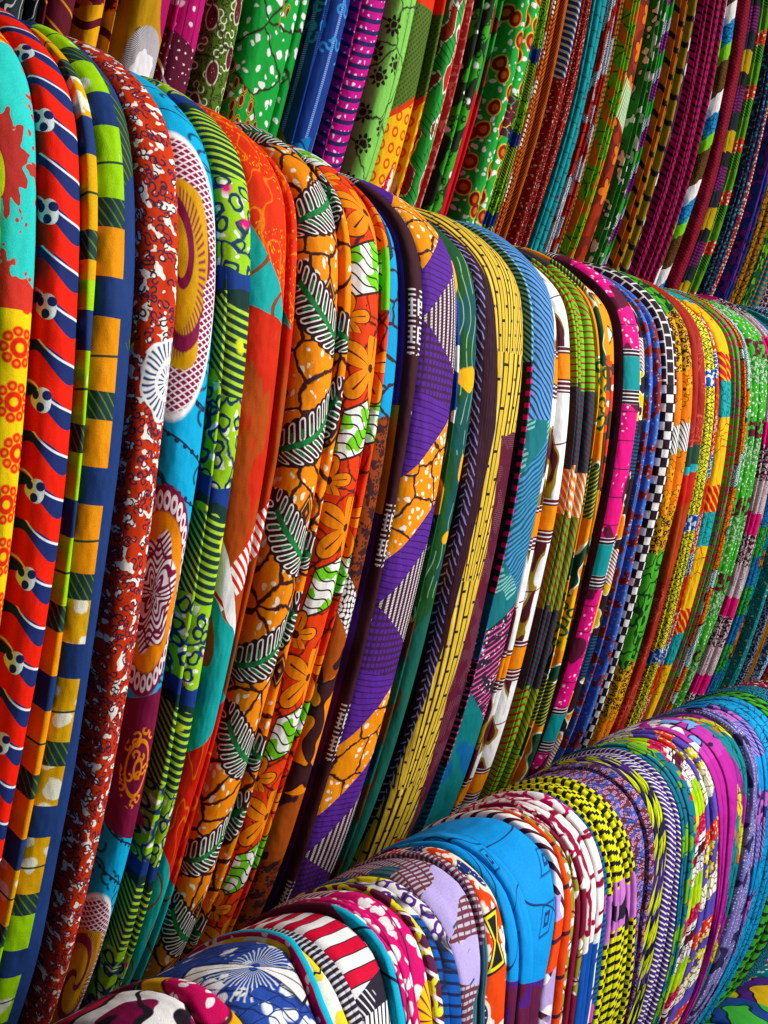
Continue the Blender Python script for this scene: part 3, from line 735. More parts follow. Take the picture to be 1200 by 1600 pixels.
MIDDLE = [
 ([0], 'green cloth with maroon rings beside the turquoise splashed cloth', p_green_rings, {}),
 ([1], 'turquoise cloth splashed red with rosettes on its yellow lower half', p_turquoise, {}),
 ([2], 'bright red cloth with navy wavy bands and white dotted flowers', p_red_navy, {}),
 ([3, 4], 'navy cloth with mustard, lime and orange blocks', [p_blocks, lambda k: p_blocks(k, True)], dict(vo=[0, 2.0])),
 ([6], 'rust red cloth with dark curls and a white fan medallion', p_rust, {}),
 ([7], 'cyan cloth with mustard and orange medallions above a maroon field', p_cyan_medallion, {}),
 ([8, 9], 'lime green cloth with dark rings and hatched dark green feathers', p_lime, {}),
 ([10], 'orange red cloth with turquoise and brown flame shapes', p_flame, dict(split=[.86, 1.0], vo=[0, .3])),
 ([11], 'orange cloth with dark leaf sprays looped in white and green stems', p_leaf, dict(split=[.84, 1.0], vo=[0, .5])),
 ([12], 'coral red cloth with large orange flowers and green hatched patches', p_coral_flower, dict(split=[.87, 1.0], vo=[0, .4])),
 ([13], 'cyan crackled cloth turning brown and orange further down', p_cyan_crackle, {}),
 ([14, 15], 'purple and orange cloth with maroon leaf of white key signs', [lambda k: p_purple(k, True), p_purple], dict(vo=[0, 0])),
 ([16, 17], 'dark green and blue cloth with fine pale wave lines', p_green_wave, dict(vo=[2, 0])),
 ([18], 'dark purple feather cloth with fans of yellow bamboo lines', p_bamboo, dict(uo=1.75)),
 ([19, 20], 'sky blue and teal cloth with herringbone lines', [lambda k: p_blue_herring(k, True), p_blue_herring], dict(vo=[0, 0])),
 ([21], 'white and orange blocked cloth with triple maroon lines', p_white_orange, {}),
 ([22, 23], 'green cloth with red twisted rope stripes', p_twist, {}),
 ([24], 'orange and yellow cloth with dark forest green shapes', p_orange_forest, {}),
 ([25], 'brown cloth with vermilion blooms and dark green leaves', p_brown_bloom, {}),
 ([26], 'hot pink cloth with teal blocks between black and white lines', p_pink_teal, dict(out=.004, split=[1.0])),
 ([27], 'dark cloth with yellow, orange and blue ragged shapes', p_dark_multi, dict(split=[.5, 1.0])),
 ([28, 29], 'periwinkle blue cloth with rust brown blotches', p_blue_rust, dict(out=-.005)),
 ([30], 'black and white chequered cloth', p_check, dict(uo=.5, out=.002, split=[1.0], gap=.006, fine=1.35)),
 ([31], 'green and orange cloth with yellow leopard spots', p_leopard, dict(split=[.45, 1.0])),
 ([32], 'brick red cloth with scratched pale texture', p_brick, dict(split=[.4, 1.0])),
 ([33, 34], 'yellow cloth with black triangle line work', p_tri, {}),
 ([35], 'red and white cloth with blue scribbled patches beside yellow triangle cloth',
  lambda k: k.bands([(10, k.mix('#c23324', '#efe6e0', k.curls(1.2, .08))), (6, k.mix('#2a56a0', '#e8eef4', k.crack(1.0, .09))), (9, k.mix('#c4341f', '#e06a24', k.dots(.8, .3)))], wob=.6), dict(split=[.5, 1.0])),
 ([36], 'golden yellow and red cloth with turquoise curled bars',
  lambda k: k.bands([(8, '#f0b416'), (7, k.mix('#c42a1f', '#f0b416', k.hatch(45, 1.6, .3))), (9, k.mix('#1f9fa2', '#14504e', k.rings(.5, .4, .05))), (9, k.mix('#f2b51a', '#8a2a1c', k.crack(.3, .03)))], off=6, wob=.4), dict(split=[.4, 1.0])),
 ([37], 'leaf green cloth with small plum flowers', lambda k: k.petals('#4ea62a', '#c84a86', '#4a1a2c', .75, 5, 2), {}),
 ([38], 'orange cloth with fine red netting and teal patches',
  lambda k: k.patch(k.mix('#ee7f1a', '#8f2a1a', k.crack(1.1, .1)), k.mix('#1f6a86', '#dfe8ea', k.target(.4)), .1, .55, 3), {}),
 ([39, 40], 'bright green cloth with white dots and dark bars',
  lambda k: k.bands([(9, k.batik('#3fa52c', '#eef4e4', .8, .24)), (5, k.mix('#47a83a', '#5a1a2c', k.blob(.5, .5)[0])), (7, k.mix('#2f8f2a', '#eaf0e0', k.curls(1.0, .06)))], wob=.5), {}),
 ([41], 'plum and white scribbled cloth with pink bars', lambda k: k.bands([(9, k.mix('#7b1c4a', '#ece2e6', k.target(.55, 5))), (6, '#d21d74'), (9, k.mix('#5a1834', '#e8dfe4', k.curls(1.2, .09)))], off=5, wob=.7), {}),
 ([42], 'green cloth with pale grey bars and plum spots', lambda k: k.bands([(8, k.batik('#3f9c2e', '#dfe9d8', .9, .25)), (7, '#b9b3c0'), (6, k.mix('#3f9c2e', '#5c1c3a', k.dots(.7, .3)))], wob=.5), {}),
 ([43], 'dark blue and green crackled cloth with white spots', lambda k: k.bands([(9, k.mix('#1f73b0', '#0e2a4a', k.crack(.8, .09))), (9, k.mix('#2f9a3c', '#103c22', k.crack(.7, .09)))], wob=.8), {}),
 ([44], 'orange cloth with turquoise crackle at its lower end', lambda k: k.patch(k.splash('#e8792a', '#8a3a1c', '#3a1a14', .5), k.mix('#1c9ca8', '#0f3c40', k.crack(.8, .09)), .12, .5, 2), {}),
 ([45], 'teal cloth with dark shell outlines and yellow flecks', lambda k: k.mix(k.mix('#179aa2', '#123c46', k.target(.5, 3, .35)), '#d8c43a', k.dots(.6, .16, seed=4)), {}),
 ([46], 'navy cloth with pale grey net', lambda k: k.mix('#1d2f5a', '#aab4c4', k.crack(.9, .08)), {}),
 ([47], 'olive and orange ribbed cloth beside the navy netted one', lambda k: k.mix('#8a7a1f', '#d2641c', k.stripe(k.v, 1.4, .4)), {}),
 ([48], 'blue cloth with pale chain lines', lambda k: k.mix('#1f66a8', '#d8e2ea', k.rings(.9, .3, .1)), {}),
 ([49], 'crimson cloth with gold curls at the far end', lambda k: k.mix('#a81f34', '#dca22a', k.curls(1.0, .08)), {}),
 ([50], 'green and gold leafy cloth at the far end', lambda k: k.splash('#2f8a34', '#d8b428', '#12301c', .4), {}),
]
for f, lab, fn, kw in MIDDLE:
    if f[0] >= 33: kw = dict(dict(split=[[.2, .45, .7, 1.0], [.3, .62, 1.0]][f[0] % 2] if len(f) == 1 else [.5, 1.0], fine=1.8), **kw)
    elif f[0] >= 21: kw = dict(dict(split=[[.22, .48, 1.0], [.5, .74, 1.0], [.2, .4, .7, 1.0]][f[0] % 3] if len(f) == 1 else [.45, 1.0], fine=1.15 if f[0] > 26 else 1.0), **kw)
    cloth('mid', f, lab, fn, **kw)

# ------------------------------------------------------------------ prints of the lower tier
def q_splash(k):
    c = k.splash('#efe9ee', '#c81f52', '#1c1420', .3, .54, 2, .03); c = k.mix(c, '#7b1445', k.blob(.35, .6, 5)[0]); return k.mix(c, '#1c1420', k.blobl(.28, .58, 8, .03)[1])
def q_arcs(k):
    r, th = k.at(0.0, 9.0, 1.6, 3.2)
    c = k.mix('#3a9aa6', '#2a1a24', k.crack(.6, .06)); c = k.mix(c, '#e2a81e', k.lt(k.abs(r-1.0), .28)); c = k.mix(c, '#53172c', k.lt(k.abs(k.abs(r-1.0)-.3), .06)); c = k.mix(c, k.mix('#c41f5a', '#f3e6ea', k.dots(1.0, .3)), k.lt(r, .68)); return k.mix(c, '#7b1640', k.lt(k.v, 4.5)*k.blob(.6, .5)[0])
def q_starburst(k):
    c = k.mix('#2c4a9e', '#dfe5f2', k.dots(.75, .42, seed=3)*k.blob(.3, .4, 2)[0]); c = k.mix(c, '#18285c', k.mx(k.hatch(62, .55, .13, .8), k.hatch(20, .7, .1, 1.0)))
    x, y = k.u-0.15, k.v-9.3
    r = k.hyp(x, y); th = k.m('ARCTAN2', y, x)
    c = k.mix(c, '#dfe6f4', k.stripe(th+(k.noise(2.0, 3)-.5)*.1, .16, .3)*k.lt(r, k.noise(1.2, 5)*2.6+.3)*k.gt(r, .25)*.9); w = k.abs(k.fr(th*(2/6.2832)+.18)-.5)
    c = k.mix(c, '#141a30', k.lt(w, .085)*k.lt(r, 3.4)); return k.mix(c, '#eceef2', k.lt(k.abs(w-.035), .03, .01)*k.lt(r, 3.2))
def q_cyan_yellow(k, yel=False):
    pk = k.mix('#d21f68', '#f4e2ea', k.dots(1.1, .3)); ye = k.mix('#e6cf3e', '#f7f1dc', k.blob(.5, .5, 2)[0]); ye = k.mix(ye, '#201626', k.lt(k.abs(k.v-11.5-k.sin(k.u*9)*.08), .07))
    return ye if yel else k.mix(pk, '#1fb2cf', k.gt(k.u0, -.12))
def q_red_white(k):
    col = k.flr(k.u*.45+.5); off = k.fr(col*.5)*.9
    t = k.v+off-k.u*.12
    m = k.lt(k.fr(t*(1/1.75)), .5, .02)
    c = k.mix('#efecec', '#cc1f3c', m); e = k.abs(k.fr(t*(2/1.75))-.5); c = k.mix(c, '#1c1626', k.gt(e, .455, .03)); c = k.mix(c, '#1c1626', k.lt(k.abs(k.fr(k.u*.45+.5)-.0), .02, .01))
    ln = k.mix('#eceaee', '#1c1828', k.stripe(k.u+k.v*.25, .34, .42)); bk = k.mix('#221d2e', '#e4e0e8', k.hatch(65, .3, .25)*k.blob(.3, .55)[0])
    c = k.mix(c, ln, k.gt(k.u-k.v*.08, 1.15)*k.gt(k.v, 7.5)); c = k.mix(c, bk, k.gt(k.v+k.u*.3, 13.3)); c = k.mix(c, ln, k.gt(k.v, 14.6))
    return k.mix(c, k.mix('#221d2e', '#c8c6ce', k.stripe(k.v, .34, .4)), k.lt(k.u-k.v*.12, -2.6))
def q_pink_drops(k):
    c = k.mix('#cf2470', '#f6e9ee', k.dots(.85, .46, su=1.5, seed=2)); c = k.mix(c, '#5f1638', k.stripe(k.u+k.v*.2, 1.5, .06)); st = k.mix('#6d1b3c', '#e9d7de', k.hatch(50, .35, .4))
    c = k.mix(c, st, k.lt(k.v-k.u*.6, 6.2)); r, th = k.at(.8, 16.6, 1.6, 2.2)
    return k.mix(c, k.mix('#f0bb2a', '#7b1c2e', k.stripe(th, .3, .25)), k.lt(r, 1.0))
def q_blue_yellow(k):
    bl = k.mix('#1d55a6', '#141d4a', k.hatch(25, .55, .3)); wh = k.mix('#efeaf2', '#5a2a86', k.rings(.9, .34, .12)); ye = '#dfd22c'
    c = k.bands([(4.2, bl), (2.6, ye), (6, wh), (3, bl)], off=-2, slope=-1.3, wob=.7); return k.mix(c, '#17162c', k.lt(k.abs(k.noise(.25, 3)-.5), .016))
def q_mauve(k):
    h = k.mix('#6a3442', '#b9b2c6', k.stripe(k.v-k.u*.25+(k.noise(.5, 2)-.5)*.4, .42, .42)*k.gt(k.fr(k.u*2.3+k.v*.5), .2)); te = k.mix('#3b6a78', '#24404c', k.stripe(k.u, .3, .4)); li = k.mix('#b3a5dc', '#34506a', k.hatch(-25, 1.6, .1)*k.blob(.5, .55, 2)[0])
    m = k.seg(10.0, 13.0, .9, .8)*k.gt(k.u, -.9); m2 = k.seg(14.4, 16.8, -.3, .6)
    c = k.mix(h, li, k.mx(m, m2)*k.lt(k.u, 1.6)); return k.mix(c, te, k.mx(k.seg(6.2, 8.0, 0, .3)*k.lt(k.u, 0), k.gt(k.v+k.u*1.2, 18.3)*k.gt(k.u, .2)))
def q_orange_navy(k):
    o = k.mix('#dc4a22', '#f4ece4', k.dots(1.0, .38, seed=3)*k.blob(.4, .42, 4)[0]); a, b = k.blobl(.26, .52, 3, .028)
    n = k.mix('#1d2f6c', '#e8e8ee', k.dots(1.9, .13, .3, 0)); c = k.mix(o, n, a); c = k.mix(c, '#f0dcc8', b); y = k.abs(k.v-15.6); w = y*.42+.22-k.abs(k.u+.2)
    s = k.lt(y, 1.5)
    c = k.mix(c, '#161420', k.gt(w, -.12)*k.lt(y, 1.65)); c = k.mix(c, '#e2cf2e', k.gt(w, 0.0)*s); return k.mix(c, '#161420', k.gt(w, .16)*k.lt(y, 1.3))
def q_azure(k):
    c = k.mix('#0d8fdb', '#173462', k.lt(k.abs(k.noise(.13, 2, su=1.6)-.47), .006, .004)); c = k.mix(c, '#173462', k.lt(k.abs(k.noise(.16, 6, su=.7, sv=.5)-.52), .005, .004))
    d, x, y, a, b, e = k.cell(.24, .7, 1.3, 2.0); sq = k.mx(k.abs(x+y*.3)*1.6, k.abs(y)*.8); c = k.mix(c, '#173a72', k.lt(k.abs(k.fr(sq*9)-.5), .2)*k.lt(sq, .17)*k.gt(a, .4))
    pu = k.mix('#4c1f7c', '#5c1a3e', k.blob(.3, .5, 3)[0]); c = k.mix(c, pu, k.gt(k.v-k.u*.3, 18.7)); return k.mix(c, k.mix('#4e1c6a', '#e8d8e4', k.dots(1.3, .15)), k.lt(k.v+k.u*1.3, 3.9))
def q_white_maroon(k, edge=False):
    c = k.mix('#efebf0', '#4a1830', k.stripe(k.v-k.u*.8, 1.5, .36)); c = k.mix(c, '#b6a0d6', k.gt(k.v, 15.5)*k.blob(.3, .5)[0]); o = k.mix('#e8502c', '#4a1830', k.stripe(k.v, 2.8, .1))
    c = k.mix(c, o, k.gt(k.v, 17)*k.lt(k.v, 20)); return o if edge else c
def q_olive_cobble(k):
    c = k.mix('#8f8a2c', '#f3efe2', k.dots(1.1, .42, rand=.8)); c = k.mix(c, '#6f1a34', k.crack(.55, .05)); pk = k.mix('#f2e8ea', '#b81f56', k.crack(.9, .1)); c = k.mix(c, pk, k.lt(k.v-k.u*2, 8)*k.gt(k.u, -.2)); return k.mix(c, '#7b1a36', k.gt(k.u, 1.2)*k.blob(.3, .45)[0])
def q_white_crimson(k):
    a = k.mix('#f2eff2', '#8d1638', k.crack(.34, .07, .35, .9)); b = k.mix('#f1e8ee', '#c21f66', k.crack(.8, .13)); a = k.mix(a, '#8d1638', k.stripe(k.v, 2.9, .09)*k.lt(k.abs(k.u-.2), .5)); c = k.mix(a, '#9a1b3c', k.lt(k.u, -1.3)*k.gt(k.u, -2.0)); c = k.mix(b, c, k.gt(k.v-k.u, 11.5)); return k.mix(c, '#1c4fa6', k.gt(k.v, 21)*k.lt(k.u, .1))
def q_yellow_bar(k):
    par = k.fr(k.flr(k.u*1.15)*.5)*2
    c = k.mix('#dcdc22', '#17181a', k.lt(k.fr(k.v*(1/.8)+par*.5+k.u*.1), .44, .05)); orc = k.mix('#c678cc', '#221a2c', k.blob(.35, .62, 2)[0])
    c = k.mix(c, orc, k.gt(k.v, 18.2)*k.lt(k.v, 22.0)); return k.mix(c, '#d48ad0', k.lt(k.v, 4.5)*k.lt(k.u, 0))
def q_brown_blue(k):
    c = k.mix('#5c2430', '#3c4f9e', k.blob(.8, .52, 1)[0]); c = k.mix(c, '#b98ab0', k.curls(1.7, .08)); return k.mix(c, '#20204a', k.stripe(k.v-k.u, .5, .4)*k.blob(.4, .55, 3)[0])
def q_lime_leaf(k, edge=False):
    pu = k.mix('#452583', '#1d1736', k.blob(.2, .48, 3)[0]); a, b = k.rot(18)
    y = k.fr(b*(1/5.2))-.5; lf = k.lt(k.abs(k.fr(a*.55+k.flr(b*(1/5.2))*.37)-.5), .30-(y*y)*1.0)
    c = k.mix(pu, '#17131f', k.lt(k.abs(k.fr(a*.55+k.flr(b*(1/5.2))*.37)-.5), .36-(y*y)*1.0)); c = k.mix(c, '#cbd926', lf); c = k.mix(c, '#20301a', lf*k.lt(k.abs(k.fr(a*.55+k.flr(b*(1/5.2))*.37)-.5), .03)); st = k.mix('#472a86', '#f1ecd8', k.stripe(k.v-k.u*.6, .8, .3))
    return st if edge else c
def q_teal_dots(k):
    c = k.mix('#156a84', '#6fae2c', k.blobl(.2, .52, 2)[0]); c = k.mix(c, '#c21f44', k.lt(k.hyp(k.u-.3, (k.fr(k.v*.33)-.5)*3), .5)); return k.mix(c, '#0f2a36', k.crack(.3, .03))
def q_lime_crimson(k):
    cr = k.mix('#b8194a', '#e06a8c', k.dots(1.6, .3)); nt = k.mix('#efe8ec', '#5c1a34', k.crack(1.0, .08)); return k.mix(k.bands([(3.2, '#b4d61f'), (2.9, cr), (1.5, '#efeaea'), (1.7, '#561426'), (3.0, nt), (2.0, '#9ac81e')], off=2, slope=.3, wob=.2), '#1d1420', k.stripe(k.v+k.u*.3+2, 14.3, .02))
def q_purple_yellow(k):
    f = k.petals('#5a48a8', '#e0d43a', '#2a1a3c', .35, 6, 2, '#f2eee0'); return k.bands([(6, f), (4, k.mix('#f0ecdc', '#8a7a1c', k.crack(.8, .09))), (4, '#5a4cae'), (3, k.mix('#d8402a', '#f0e6d8', k.dots(1.0, .3)))], slope=.3, wob=.5)
def q_magenta(k):
    c = k.splash('#b63aa0', '#7aa3e0', '#2a1436', .34, .56, 2, .025, 1, 1); return k.mix(k.mix(c, '#b02a94', k.gt(k.v, 22)), '#efeaf2', k.lt(k.v+k.u*2, 7)*k.blob(.5, .5)[0])
def q_teal_purple(k):
    return k.mix(k.bands([(7, k.mix('#14818a', '#0c3f52', k.hatch(70, .5, .15))), (5, '#93288c'), (4, k.mix('#d6cc2c', '#2a4a2a', k.crack(.4, .04))), (4, k.mix('#14818a', '#c06a2a', k.blob(.4, .6)[0]))], off=3, slope=-1.6, wob=.8), '#12202c', k.lt(k.abs(k.noise(.28, 4)-.5), .012))
def q_lilac_dash(k):
    c = k.mix('#6f6ab0', '#eef0f6', k.dots(1.8, .3, .3)*k.stripe(k.u+k.v*.05, 1.4, .5)); return k.mix(c, '#2a2350', k.blob(.3, .58, 3)[0])

LOWER = [
 ([0], 'white cloth splashed crimson and black at the near end of the lower tier', q_splash, {}),
 ([1], 'teal cloth with large mustard arcs beside the splashed white one', q_arcs, {}),
 ([2], 'blue batik cloth with a black and white starburst', q_starburst, {}),
 ([3, 4], 'narrow cyan, pink and yellow cloth beside the starburst cloth', [q_cyan_yellow, lambda k: q_cyan_yellow(k, True)], dict(vo=[0, 0])),
 ([5], 'red and white staggered stripe cloth with black lined lower part', q_red_white, {}),
 ([6], 'narrow cyan and maroon cloth beside red and white stripes', lambda k: k.mix(k.mix('#18a9cc', '#1c1a3a', k.stripe(k.v-k.u, 3.1, .07)), '#5d1836', k.lt(k.v+k.u*2, 8.2)), {}),
 ([7], 'pink cloth with white batik drops and maroon lines', q_pink_drops, {}),
 ([8], 'narrow maroon cloth with yellow green trellis lines', lambda k: k.mix(k.mix('#5a1c3c', '#d8d43a', k.crack(.7, .1)), '#e9e2ea', k.stripe(k.v-k.u, 1.2, .2)*k.gt(k.v, 11)), {}),
 ([9], 'blue and yellow cloth with purple and white pebbles', q_blue_yellow, dict(split=[.35, 1.0])),
 ([10], 'mauve brown hatched cloth with lilac patches', q_mauve, {}),
 ([11], 'orange batik cloth with navy dotted scrolls and a yellow edged star', q_orange_navy, {}),
 ([12, 13, 14], 'plain azure blue cloth with thin dark drawn lines', q_azure, dict(vo=[0, 0, 0])),
 ([15, 16], 'white cloth barred maroon with orange edge', [q_white_maroon, lambda k: q_white_maroon(k, True)], {}),
 ([17], 'olive and cream pebbled cloth with maroon joints', q_olive_cobble, {}),
 ([18], 'white cloth with crimson honeycomb and pink net', q_white_crimson, {}),
 ([19], 'narrow blue cloth with pink flecks', lambda k: k.mix(k.mix('#1b62a4', '#14304e', k.stripe(k.v, .4, .4)), '#d84a90', k.blob(.6, .6, 2)[0]*k.lt(k.u, 0)), {}),
 ([20, 21], 'yellow cloth with black bars and orchid pink blocks', q_yellow_bar, {}),
 ([22], 'dense brown and blue cloth with pinkish curls', q_brown_blue, dict(split=[.75, 1.0])),
 ([23, 24], 'deep purple cloth with long lime yellow leaves', [q_lime_leaf, lambda k: q_lime_leaf(k, True)], {}),
 ([25], 'teal and green cloth with crimson spots', q_teal_dots, {}),
 ([26], 'lime, crimson and white banded cloth', q_lime_crimson, {}),
 ([27], 'violet cloth with yellow flowers and cream shells', q_purple_yellow, dict(split=[.4, 1.0])),
 ([28], 'magenta cloth with pale blue ragged splashes', q_magenta, {}),
 ([29], 'teal and purple cloth with slanting yellow pieces', q_teal_purple, {}),
 ([30], 'lilac cloth with white dashes', q_lilac_dash, dict(split=[.5, 1.0])),
 ([31], 'lilac and cyan cloth with violet feathering', lambda k: k.bands([(7, k.mix('#8f86cc', '#43318a', k.hatch(60, .5, .4))), (6, '#1c8fd0'), (6, k.mix('#b66ac0', '#3a1f66', k.blob(.4, .5)[0]))], wob=.8), {}),
 ([32], 'bright cyan cloth with dark crackle lines', lambda k: k.mix('#1796cf', '#123a5c', k.crack(.7, .06)), dict(split=[.4, .7, 1.0])),
 ([33], 'green cloth with black bars beside the crackled cyan one', lambda k: k.mix('#3fa02c', '#12221a', k.stripe(k.v-k.u*.6, 2.6, .35)), {}),
 ([34], 'dark navy cloth with teal shells', lambda k: k.mix('#18305a', '#1f96a0', k.target(.5, 3, .4)), {}),
 ([35], 'wine red cloth with cream dots at the far end of the lower tier', lambda k: k.batik('#7b1c38', '#efe2d4', 1.0, .25), {}),
]
for f, lab, fn, kw in LOWER:
    if 'split' not in kw and f[0] > 2 and EDGE['low'][f[0]][0]-EDGE['low'][f[0]-1][0] > .014:
        kw = dict(kw, split=[[.13, 1.0], [.1, .22, 1.0], [.86, 1.0], [.12, .24, .38, 1.0]][f[0] % 4] if f[0] < 16 else [[.3, .6, 1.0], [.2, .42, .7, 1.0], [.45, .7, 1.0]][f[0] % 3])
    if f[0] >= 22: kw = dict(kw, fine=1.6)
    cloth('low', f, lab, fn, **kw)

BELOW = [
 ([0], 'orange and dark blue cloth in the tier underneath', lambda k: k.splash('#d8641c', '#1c3f72', '#17121c', .35)),
 ([1], 'bright green cloth with white flecks in the tier underneath', lambda k: k.batik('#1f9a3a', '#e8f2e4', .9, .2)),
 ([2], 'dark green cloth with black bars in the tier underneath', lambda k: k.mix('#2c8a3a', '#101c18', k.stripe(k.v, 2.2, .3))),
 ([3], 'deep blue cloth with green leaves in the tier underneath', lambda k: k.splash('#1d3f80', '#3fa03a', '#101828', .3)),
 ([4], 'purple and gold cloth in the tier underneath', lambda k: k.splash('#4a2278', '#d8ac2a', '#180f20', .3)),
 ([5], 'teal spotted cloth in the tier underneath', lambda k: k.batik('#147a82', '#e4ecea', 1.0, .25)),
]
for f, lab, fn in BELOW:
    cloth('bot', f, lab, fn)

# ------------------------------------------------------------------ prints of the upper tier, a few far colours darkened to stand for shade
def t_dark_leaf(k): return k.mix('#1d2f34', '#c9c6bc', k.lt(k.abs(k.fr(k.noise(.35, 2, su=1.6)*6)-.5), .1))
def t_maroon_lines(k): return k.mix('#5b1626', '#dd8a2a', k.stripe(k.v-k.u*.55, 2.1, .09))
def t_yellow_maroon(k):
    a = k.mix('#5f1322', '#e0701c', k.flower(.5, 6, .4)[0]); b = k.mix('#e3a41a', '#5d1420', k.stripe(k.v+k.sin(k.u*1.4)*.4, 2.4, .28)); return k.mix(a, b, k.gt(k.v+k.u*.3, 88.5))
def t_mustard_bird(k):
    c = k.mix('#b98a16', '#3a1a18', k.dots(.35, .13, seed=1)); r, th = k.at(.2, 92.0, 2.3, 3.6)
    w = k.mix('#e8e4ea', '#2b1722', k.stripe(th*1.4+r*1.2, .09, .5)*k.gt(r+(k.noise(.8, 1)-.5)*.8, .45)); c = k.mix(c, w, k.lt(r, 1.0)); r2, t2 = k.at(2.3, 84.5, 1.7, 4.5); return k.mix(c, k.mix('#bf1868', '#3c0f2a', k.stripe(k.v-k.u*1.5, .4, .35)), k.lt(r2, 1.0))
def t_magenta_dots(k):
    a = k.mix('#b7186a', '#f3e6ee', k.dots(.6, .24, .3)); a = k.mix(a, '#5c1230', k.stripe(k.u, 1.1, .1)); b = k.mix('#5d1530', '#e9dbe2', k.dots(1.3, .16, .5)); b = k.mix(b, '#e9dbe2', k.hatch(48, 5.0, .05)); return k.mix(a, b, k.gt(k.v-k.u*.4, 88.3))
def t_olive_paisley(k):
    c = k.mix('#4f6d1e', '#1f2f14', k.curls(1.3, .07)); c = k.mix(c, '#dfe2c0', k.curls(.6, .035, 3)); r = k.cell(.26, .8, 1.7, 2)[0]; c = k.mix(c, '#dfd6b8', k.lt(r, .3)); c = k.mix(c, '#5a1a24', k.lt(r, .26)); c = k.mix(c, '#e0b6a8', k.dots(2.6, .16)*k.lt(r, .14)); return k.mix(c, '#2a1a14', k.crack(.17, .018))
def t_green_maroon(k):
    c = k.mix('#1f9c3c', '#eef6ea', k.dots(.75, .3, seed=1)); c = k.mix(c, '#2a2416', k.crack(.2, .025, seed=2)); 
    d, x, y, a, b, e = k.cell(.62, .5, 1.6, 3); m = k.seg(91.0, 99.0, -1.1, 1.2); m = k.mx(m, k.seg(78, 83.5, 2.0, 1.0)*k.gt(k.u, .2))
    dp = k.hyp(x*1.5, y); c = k.mix(c, '#e08a26', m*k.lt(dp, .5)); c = k.mix(c, '#245a22', m*k.lt(dp, .44)); c = k.mix(c, '#e0a032', m*k.lt(dp, .36)); return k.mix(c, '#6a1622', m*k.lt(dp, .29))
def t_blue_lines(k):
    n = k.mix('#1d3c86', '#7f9fe0', k.stripe(k.u+k.v*.03, 1.7, .2)*k.gt(k.fr(k.v*5), .3)); a = k.mix('#1c77b8', '#163a72', k.stripe(k.v-k.sin(k.u*2)*.5, 1.7, .18)); n = k.mix(n, '#3a8fd0', k.curls(.5, .07)*k.lt(k.v, 84)); c = k.mix(n, a, k.gt(k.v+k.u*.6, 91.5)*k.lt(k.u, .5)); return k.mix(c, '#a87a18', k.gt(k.v-k.u*1.5, 97.5)*k.lt(k.u, -.8))
def t_pink_stripe(k):
    m = k.stripe(k.v-k.u*.25+k.u*k.u*.1, 1.15, .4); c = k.mix('#c01f86', '#27205a', m); c = k.mix(c, '#f1dcec', k.dots(.87, .2, .5, su=1.4)*k.inv(m)); return k.mix(c, '#8fcf2a', k.gt(k.v, 96.8))
def t_pale_green(k):
    c = k.mix('#83c95c', '#2a221a', k.crack(.2, .02, seed=1)); p, o, h = k.flower(.3, 8, .34, .7, 2.0); c = k.mix(c, '#2a1c1a', p*k.lt(k.u, .4)); c = k.mix(c, '#83b95c', k.rings(.3, .16, .02, .7, 2.0)*k.lt(k.u, .4)); c = k.mix(c, '#24321c', k.stripe(k.v-k.u, .34, .4)*k.gt(k.u, 1.9)); c = k.mix(c, '#2a2a1a', k.lt(k.abs(k.u-.55), .05)); return k.mix(c, '#2a2a1a', k.dots(1.6, .14, .3)*k.gt(k.u, .8)*k.lt(k.u, 1.5))
def t_olive_orange(k):
    o = k.mix('#4f6a22', '#2c4416', k.stripe(k.v+k.u*1.2, .7, .35)*k.stripe(k.v-k.u*1.2, .7, .6)); o = k.mix(o, '#d8361c', k.lt(k.v, 72.5)); y = k.mix('#f0b01c', '#d8481c', k.lt(k.abs(k.hyp(k.fr(k.u*.7+.6)-.5, k.fr(k.v*.55)-.5)-.26), .08)); t = k.mix('#f2e8e0', '#c22a2c', k.stripe(k.m('ARCTAN2', k.v-99.5, k.u-.4), .16, .4)); t = k.mix(t, '#b81f2a', k.blob(.9, .55)[0]); y = k.mix(y, t, k.gt(k.v-k.abs(k.u-1.1)*3.2, 89.5)*k.gt(k.u, -.2)); c = k.mix(o, '#cc3a1c', k.gt(k.v+k.u*.8, 83.2)); return k.mix(c, y, k.gt(k.v+k.u*.8, 84.0))
def t_green_red(k):
    c = k.splash('#2f9a3c', '#a83024', '#edf0e4', .4, .55, 2, .02, 1.2, .6); c = k.mix(c, '#1c4a24', k.hatch(35, .7, .2)*k.blob(.3, .5, 4)[0]); return k.mix(c, k.mix('#c2494a', '#e09a8c', k.blob(1.5, .55)[0]), k.gt(k.u, .75))
def t_green_dark(k):
    c = k.splash('#3f9a2a', '#1d2a16', '#123018', .35, .52, 2); c = k.mix(c, '#eef2ea', k.dots(.3, .16, seed=3)); return k.mix(c, '#15301a', k.rings(.7, .2, .06))
def t_red_green(k):
    a = k.splash('#2f8a34', '#7a2a1e', '#14281a', .4); return k.mix(a, '#c01f2c', k.gt(k.v-k.u*1.2, 78))
def t_green_flower(k):
    c = k.batik('#2aa23e', '#f0f6ee', .9, .3); d = k.cell(.33, .8, 1.2, 3)[0]; c = k.mix(c, '#e6b43a', k.lt(d, .36)); c = k.mix(c, '#8a2018', k.lt(d, .3)); c = k.mix(c, '#d8641e', k.lt(d, .15)); return k.mix(c, '#4a1630', k.seg(77, 82)*k.gt(k.u, 1)*k.inv(k.crack(.9, .06)))
def t_lime_navy(k):
    h = k.mix('#1c4436', '#b3cc34', k.stripe(k.v-k.u*.7, .62, .5)); l = k.mix('#8cc22c', '#1a3a20', k.rings(.7, .3, .08)); l = k.mix(l, '#1a3a20', k.crack(.3, .03)); return k.bands([(7, h), (8, l), (3, '#1d3a80')], off=4, wob=.5)
